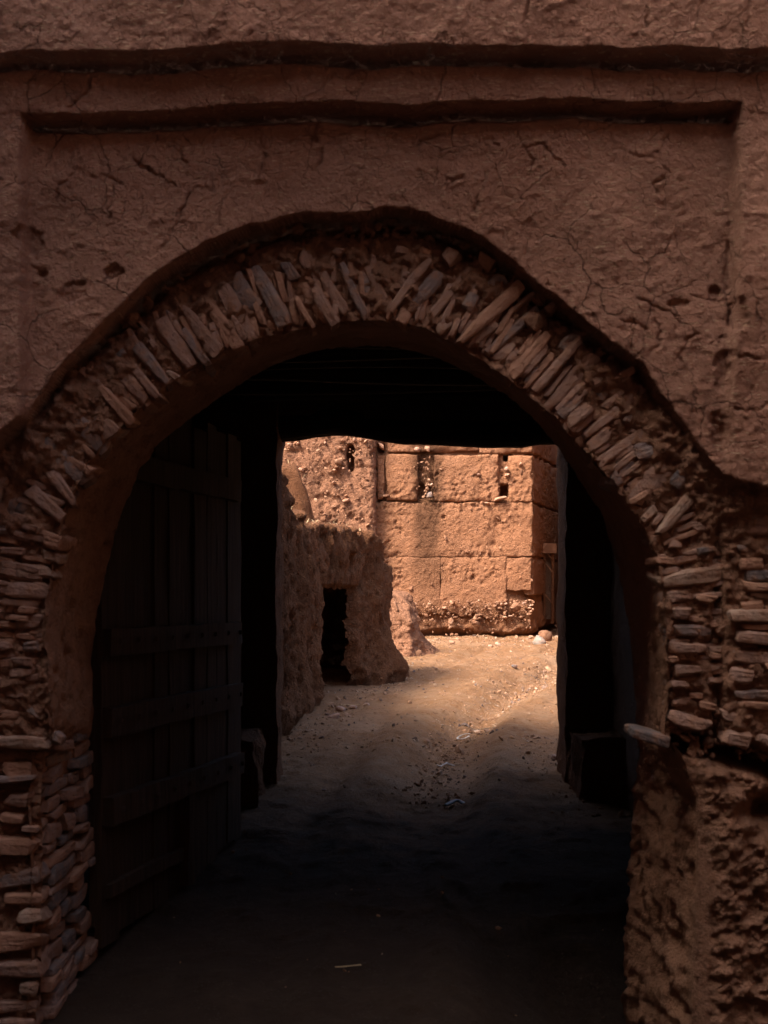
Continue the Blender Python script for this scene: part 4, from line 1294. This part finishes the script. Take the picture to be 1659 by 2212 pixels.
for i, (a0, a1, b0, b1, w, k) in enumerate(COB):
    place_stone('cobble', (a0, a1), (b0, b1), w, YB, 0.16, {'e': M_pebble, 'r': M_pebble, 'n': M_brown, 'p': M_rust, 'd': M_dkslate}[k], bld, 1000 + i, 0.10 if a1 < 1290 else 0.13, sq=3.0, tilt=0.2)
nn_ = 420
pu = gi.uniform(820, 1150, nn_)
pv = 1296 + np.abs(gi.normal(size=nn_)) * 34
ex = gi.uniform(0, 1, nn_) < 0.2
pv = np.where(ex, gi.uniform(985, 1290, nn_), pv)
st_ = gi.uniform(0, 1, nn_) < 0.12
pu = np.where(st_, gi.normal(922, 9, nn_), pu)
pv = np.where(st_, gi.uniform(985, 1078, nn_), pv)
kk = pv < 1372
pu, pv = pu[kk], pv[kk]
P = np.stack([(pu - U0) / F * YB, YB - 0.02 - 0.05 * (pv > 1290) + gi.uniform(-0.02, 0.03, len(pu)), EYE - (pv - V0) / F * YB], 1)
obj('pebbles', lumps('pebbles', P, gi.gamma(2.0, 0.006, len(pu)) + 0.008, 19, 0.6, 1.7), M_pebble, bld, 'stuff')

# --- rougher, slightly nearer wall at its left
lw = thing('earth_wall', 'pebbly rammed earth wall with a dark slit hole, left of the big blocks', 'wall', (-0.8, 21.5, 1.0))
YL = 21.55
def lh(s, Z, X, Y):
    h = 0.04 * fbm(X, Y, Z, 1.8, 4, 801) + 0.03 * fbm(X, Y, Z, 7.0, 3, 805) + crumble(X, Y, Z, 807, 1.3)
    u = U0 + X / YL * F
    v = V0 - (Z - EYE) / YL * F
    q = np.sqrt(((u - 757) / 9.5) ** 2 + ((v - 988) / 29.0) ** 2) + 0.35 * fbm(X, Y, Z, 8, 2, 809)
    h = h - 0.50 * sm((1 - q) / 0.30) * (Y < 21.9)
    for (a, b, ra, rb_, dp) in ((730, 1035, 40, 16, 0.05), (700, 1075, 30, 12, 0.04), (640, 975, 14, 5, 0.05), (790, 1010, 30, 4, 0.03), (760, 1020, 8, 10, .06)):
        h = h - dp * np.exp(-(((u - a) / ra) ** 2 + ((v - b) / rb_) ** 2)) * (Y < 21.9)
    return h
xr_ = (809 - U0) / F * YL
me, _ = loft_wall('wall_body', [(-7.0, YL + 0.3), (-1.6, YL + 0.05), (xr_, YL), (xr_ + 0.03, YL + 0.35)], lambda s, X, Y: 0 * X + 5.0, 0.4, 0.5, 0.022, 0.022, lh, 840, 0.1)
obj('wall_body', me, M_rubwall, lw)
LC = [(757 - 36, 995, 757 - 16, 999, 13, 'r'), (722, 1010, 732, 1010, 5, 'r'), (719, 1015, 728, 1017, 4.5, 'p'), (738, 1011, 746, 1012, 4, 'p'), (740, 1084, 756, 1079, 7, 'p'), (645, 1012, 656, 1018, 7, 'p'),
      (718, 1046, 724, 1040, 5, 'p'), (764, 951, 768, 949, 8, 'p'), (786, 954, 794, 955, 6, 'p'), (622, 959, 630, 961, 6, 'p'), (705, 942, 710, 938, 5, 'p'), (731, 968, 739, 969, 4, 'p'), (640, 960, 646, 956, 4, 'p'),
      (750, 957, 756, 958, 5, 'n'), (700, 955, 704, 958, 4, 'p'), (727, 1070, 733, 1071, 4, 'n'), (772, 991, 781, 991, 4, 'n'), (752, 1043, 758, 1047, 4, 'n')]
for i, (a0, a1, b0, b1, w, k) in enumerate(LC):
    place_stone('cobble', (a0, a1), (b0, b1), w, YL, 0.14, {'p': M_rust, 'r': M_pebble, 'n': M_pebble}[k], lw, 1200 + i, 0.075, sq=3.0, tilt=0.25)
nn_ = 420
pu, pv = gi.uniform(615, 806, nn_), gi.uniform(930, 1140, nn_)
P = np.stack([(pu - U0) / F * YL, YL + gi.uniform(-0.035, 0.03, nn_), EYE - (pv - V0) / F * YL], 1)
P = P[:230]
nn_ = 230
obj('pebbles', lumps('pebbles', P, gi.gamma(2.0, 0.006, nn_) + 0.007, 29, 0.6, 1.7), M_pebble, lw, 'stuff')

# ------------------------------------------------------------------ unseen blocks added in front to keep sun and sky off the gate
def house(name, lo, hi, label, seed):
    h = thing(name, label, 'light blocker', ((lo[0] + hi[0]) / 2, (lo[1] + hi[1]) / 2, 0))
    rb('wall', lo, hi, M_house, h, res=0.35, amp=0.10, freq=1.2, seed=seed)
    rb('parapet', (lo[0] - 0.05, lo[1] - 0.05, hi[2] - 0.05), (hi[0] + 0.05, hi[1] + 0.05, hi[2] + 0.35), M_house, h, res=0.35, amp=0.08, freq=1.5, seed=seed + 1)
    return h
house('tower_blocker', (-10.0, -5.0, -0.6), (-3.6, 0.2, 17.5), 'unseen tall mud tower added to keep the sun off the gate', 91)
house('alley_blocker', (-7.0, 0.5, -0.6), (-3.3, 4.9, 6.5), 'unseen mud block added left of the gate to cut low skylight', 99)
house('alley_blocker', (4.2, -3.2, -0.6), (9.0, 4.9, 8.0), 'unseen mud block added right of the gate to cut skylight', 103)
house('alley_blocker', (-3.4, -11.0, -0.6), (12.0, -4.0, 13.5), 'unseen mud block added facing the gate to cut low skylight', 97)
# unseen wall added to cut skylight on the far building's side face
lane = thing('lane_blocker', 'mud wall lining the right of the side lane behind the gate', 'wall', (3.2, 19.5, 0.9))
me, _ = loft_wall('wall_body', [(5.30, 29.6), (2.66, 20.6), (9.0, 20.2)], lambda s, X, Y: 0 * X + 5.2, 0.2, 0.6, 0.12, 0.12, lambda s, Z, X, Y: 0.08 * fbm(X, Y, Z, 1.5, 4, 860), 861, 0.15)
obj('wall_body', me, M_ruin, lane)

# ------------------------------------------------------------------ loose stones and litter on the lane
def on_ground(u, v):
    x, y = gxy(u, v)
    return x, y, float(ground_z(np.array(x), np.array(y)))
def loose(u, v, wpx, hpx, mat, label, seed, rot=0.0, name='loose_stone', sq=2.8):
    x, y, z = on_ground(u, v)
    k = y / F
    me = stone_mesh(name, wpx * k, hpx * k * 1.1, wpx * k * 0.7, seed, sq, 0.16)
    o = obj(name, me, mat)
    o.location = (x, y, z + hpx * k * 0.30)
    o.rotation_euler = (0, rot, random.Random(seed).uniform(-0.6, 0.6))
    return tag(o, label, 'stone', 'loose stones on the lane')
loose(1166, 1392, 36, 19, M_bould, 'pale grey boulder lying at the corner of the far building', 51, 0.45)
loose(1182, 1384, 38, 22, M_pebble, 'rusty brown boulder leaning behind the pale grey one at the building corner', 52, 0.6)
loose(1204, 1358, 22, 9, M_rust, 'reddish flat stone on the rubble slope by the right side wall', 53, 0.6)
loose(1186, 1366, 16, 10, M_brown, 'small reddish stone under the drain chase at the right', 54, 0.2)
loose(977, 1392, 15, 8, M_rust, 'small rusty block alone on the pale dust left of the track', 55, 0.1)
loose(1110, 1452, 16, 9, M_dkslate, 'black pebble with a hollow side in the gully rubbish', 56, 0.2)
loose(735, 1535, 24, 12, M_brown, 'rounded brown cobble below the dark low doorway', 57, 0.1)
loose(720, 1552, 32, 11, M_brown, 'long flat slab below the dark low doorway', 58, -0.2)
loose(793, 1528, 16, 8, M_pale, 'pale flat chip on the dust right of the dark low doorway', 59, 0.1)
loose(764, 1530, 20, 9, M_brown, 'thin brown stone beside the rounded cobble by the doorway', 60, 0.0)
loose(903, 1418, 20, 18, M_pebble, 'pink boulder at the foot of the ruined wall end', 61, 0.3)
loose(1030, 1562, 20, 8, M_pale, 'pale wedge stone in the gully beside the white ring', 62, -0.2)
loose(1145, 1378, 16, 7, M_rust, 'flat rust stone under the eroded base of the far building', 63, 0.0)
loose(1075, 1392, 16, 8, M_pale, 'pale broken chip on the dust before the far building', 64, 0.3)
loose(1060, 1393, 12, 7, M_pale, 'second pale chip beside the broken one before the far building', 65, 0.0)
loose(990, 1384, 12, 6, M_rust, 'little rust chip near the foot of the far building, left', 66, 0.0)
loose(860, 1440, 14, 10, M_brown, 'brown clod at the foot of the ruined wall', 67, 0.0)
loose(1200, 1645, 20, 12, M_brown, 'brown lump on the dark rubble by the right plinth', 68, 0.1)
loose(700, 1700, 12, 6, M_slate, 'grey chip in the shade of the passage mouth, left', 69, 0.1)

def scrap(name, u, v, pts, rad, mat, label, cat):
    x, y, z = on_ground(u, v)
    P = [(x + a, y + b, z + c + 0.01) for a, b, c in pts]
    return tag(obj(name, tube_mesh(name, P, rad, 8, 0.35, int(u), flat=0.35), mat), label, cat)
th = np.linspace(0.3, 5.6, 26)
scrap('plastic_ring', 1002, 1577, [(0.055 * math.cos(t), 0.06 * math.sin(t), 0.02 + 0.02 * math.sin(t + 1)) for t in th], 0.010, M_white, 'crumpled white plastic ring lying in the gully', 'litter')
scrap('plastic_shred', 964, 1632, [(0.075 * t - 0.02 + 0.01 * math.sin(9 * t), 0.05 * math.sin(3 * t), 0.012 + 0.010 * math.sin(5 * t)) for t in np.linspace(-0.7, 1.1, 30)], 0.010, M_white, 'twisted white plastic shred in the shade of the lane', 'litter')
scrap('plastic_rag', 985, 1722, [(0.085 * t - 0.03, 0.03 * math.sin(3 * t), 0.012 + 0.01 * math.sin(4 * t)) for t in np.linspace(-0.5, 1.2, 20)], 0.022, M_grey, 'dull grey plastic rag on the dark passage floor', 'litter')
scrap('stick', 1062, 1566, [(0.20 * t, 0.10 * t, 0.015 + 0.02 * t) for t in np.linspace(-0.8, 0.8, 10)], 0.009, M_stick, 'dark crooked stick lying right of the gully', 'stick')
scrap('stick', 940, 1655, [(0.13 * t, 0.14 * t, 0.012) for t in np.linspace(-0.8, 0.8, 10)], 0.006, M_stick, 'thin twig pointing at the twisted white shred', 'stick')
scrap('stick', 1175, 1418, [(0.28 * t, 0.2 * t, 0.012 + 0.02 * t) for t in np.linspace(-0.8, 0.8, 10)], 0.008, M_stick, 'thin twig on the sunlit dust near the right jamb', 'stick')
scrap('stick', 752, 1528, [(0.14 * t, 0.05 * t, 0.012) for t in np.linspace(-0.8, 0.8, 10)], 0.005, M_straw, 'straw coloured twig in front of the dark low doorway', 'stick')
scrap('stick', 752, 2098, [(0.06 * t, 0.02 * t, 0.012) for t in np.linspace(-0.9, 0.9, 10)], 0.007, M_straw, 'yellow sliver of wood on the dark passage floor', 'stick')

# gravel: along the gully, at the foot of the walls and thin everywhere
def ground_pts(n, fn, seed):
    g = np.random.default_rng(seed)
    return fn(g, n)
gp = []
g = np.random.default_rng(77)
GU = np.array(GULLY)
t = g.uniform(0, len(GU) - 2.2, 1700)
i = t.astype(int)
fpt = (t - i)[:, None]
q = GU[i] * (1 - fpt) + GU[i + 1] * fpt + g.normal(size=(1700, 2)) * 0.15
gp.append(q)
gp.append(np.stack([g.uniform(-0.9, 3.2, 3200), g.uniform(11, 21.6, 3200)], 1))
gp.append(np.stack([g.uniform(0.4, 3.0, 700), 21.6 - np.abs(g.normal(size=700)) * 0.5], 1))
q = np.stack([np.interp(g.uniform(10, 17, 600), [9.95, 11.7, 13.8, 15.7, 17], [-1.0, -0.87, -0.58, -0.0, 0.5]), np.zeros(600)], 1)
yy = g.uniform(10.2, 17, 600)
gp.append(np.stack([np.interp(yy, [9.95, 11.7, 13.8, 15.7, 17], [-0.95, -0.82, -0.5, 0.05, 0.6]) + np.abs(g.normal(size=600)) * 0.25, yy], 1))
gp.append(np.stack([g.uniform(1.0, 1.5, 250), g.uniform(8.5, 11.5, 250)], 1))
gp.append(np.stack([g.uniform(-1.2, 1.1, 60), g.uniform(5.2, 10, 60)], 1))
gp.append(np.stack([g.uniform(2.35, 3.4, 500), g.uniform(21.2, 24, 500)], 1))
Q = np.concatenate(gp)
rad = g.gamma(1.1, 0.0042, len(Q)) + 0.0032
z = ground_z(Q[:, 0], Q[:, 1]) + rad * 0.25
me = lumps('gravel', np.stack([Q[:, 0], Q[:, 1], z], 1), rad, 99, 0.55, 1.7)
gm = bpy.data.materials.new('gravel')
t = NT('gravel_stone')
v = t.noise(3.0, 3, 0.5)
wn_ = t.voro(6.0, 'F1', None, 'Color')
M_gravel = t.done(t.ramp(wn_, [(0.12, (0.13, 0.09, 0.075)), (0.35, (0.30, 0.17, 0.105)), (0.65, (0.27, 0.15, 0.085)), (0.93, (0.36, 0.27, 0.20))]), None, 0.9)
obj('gravel', me, M_gravel, None, 'stuff')
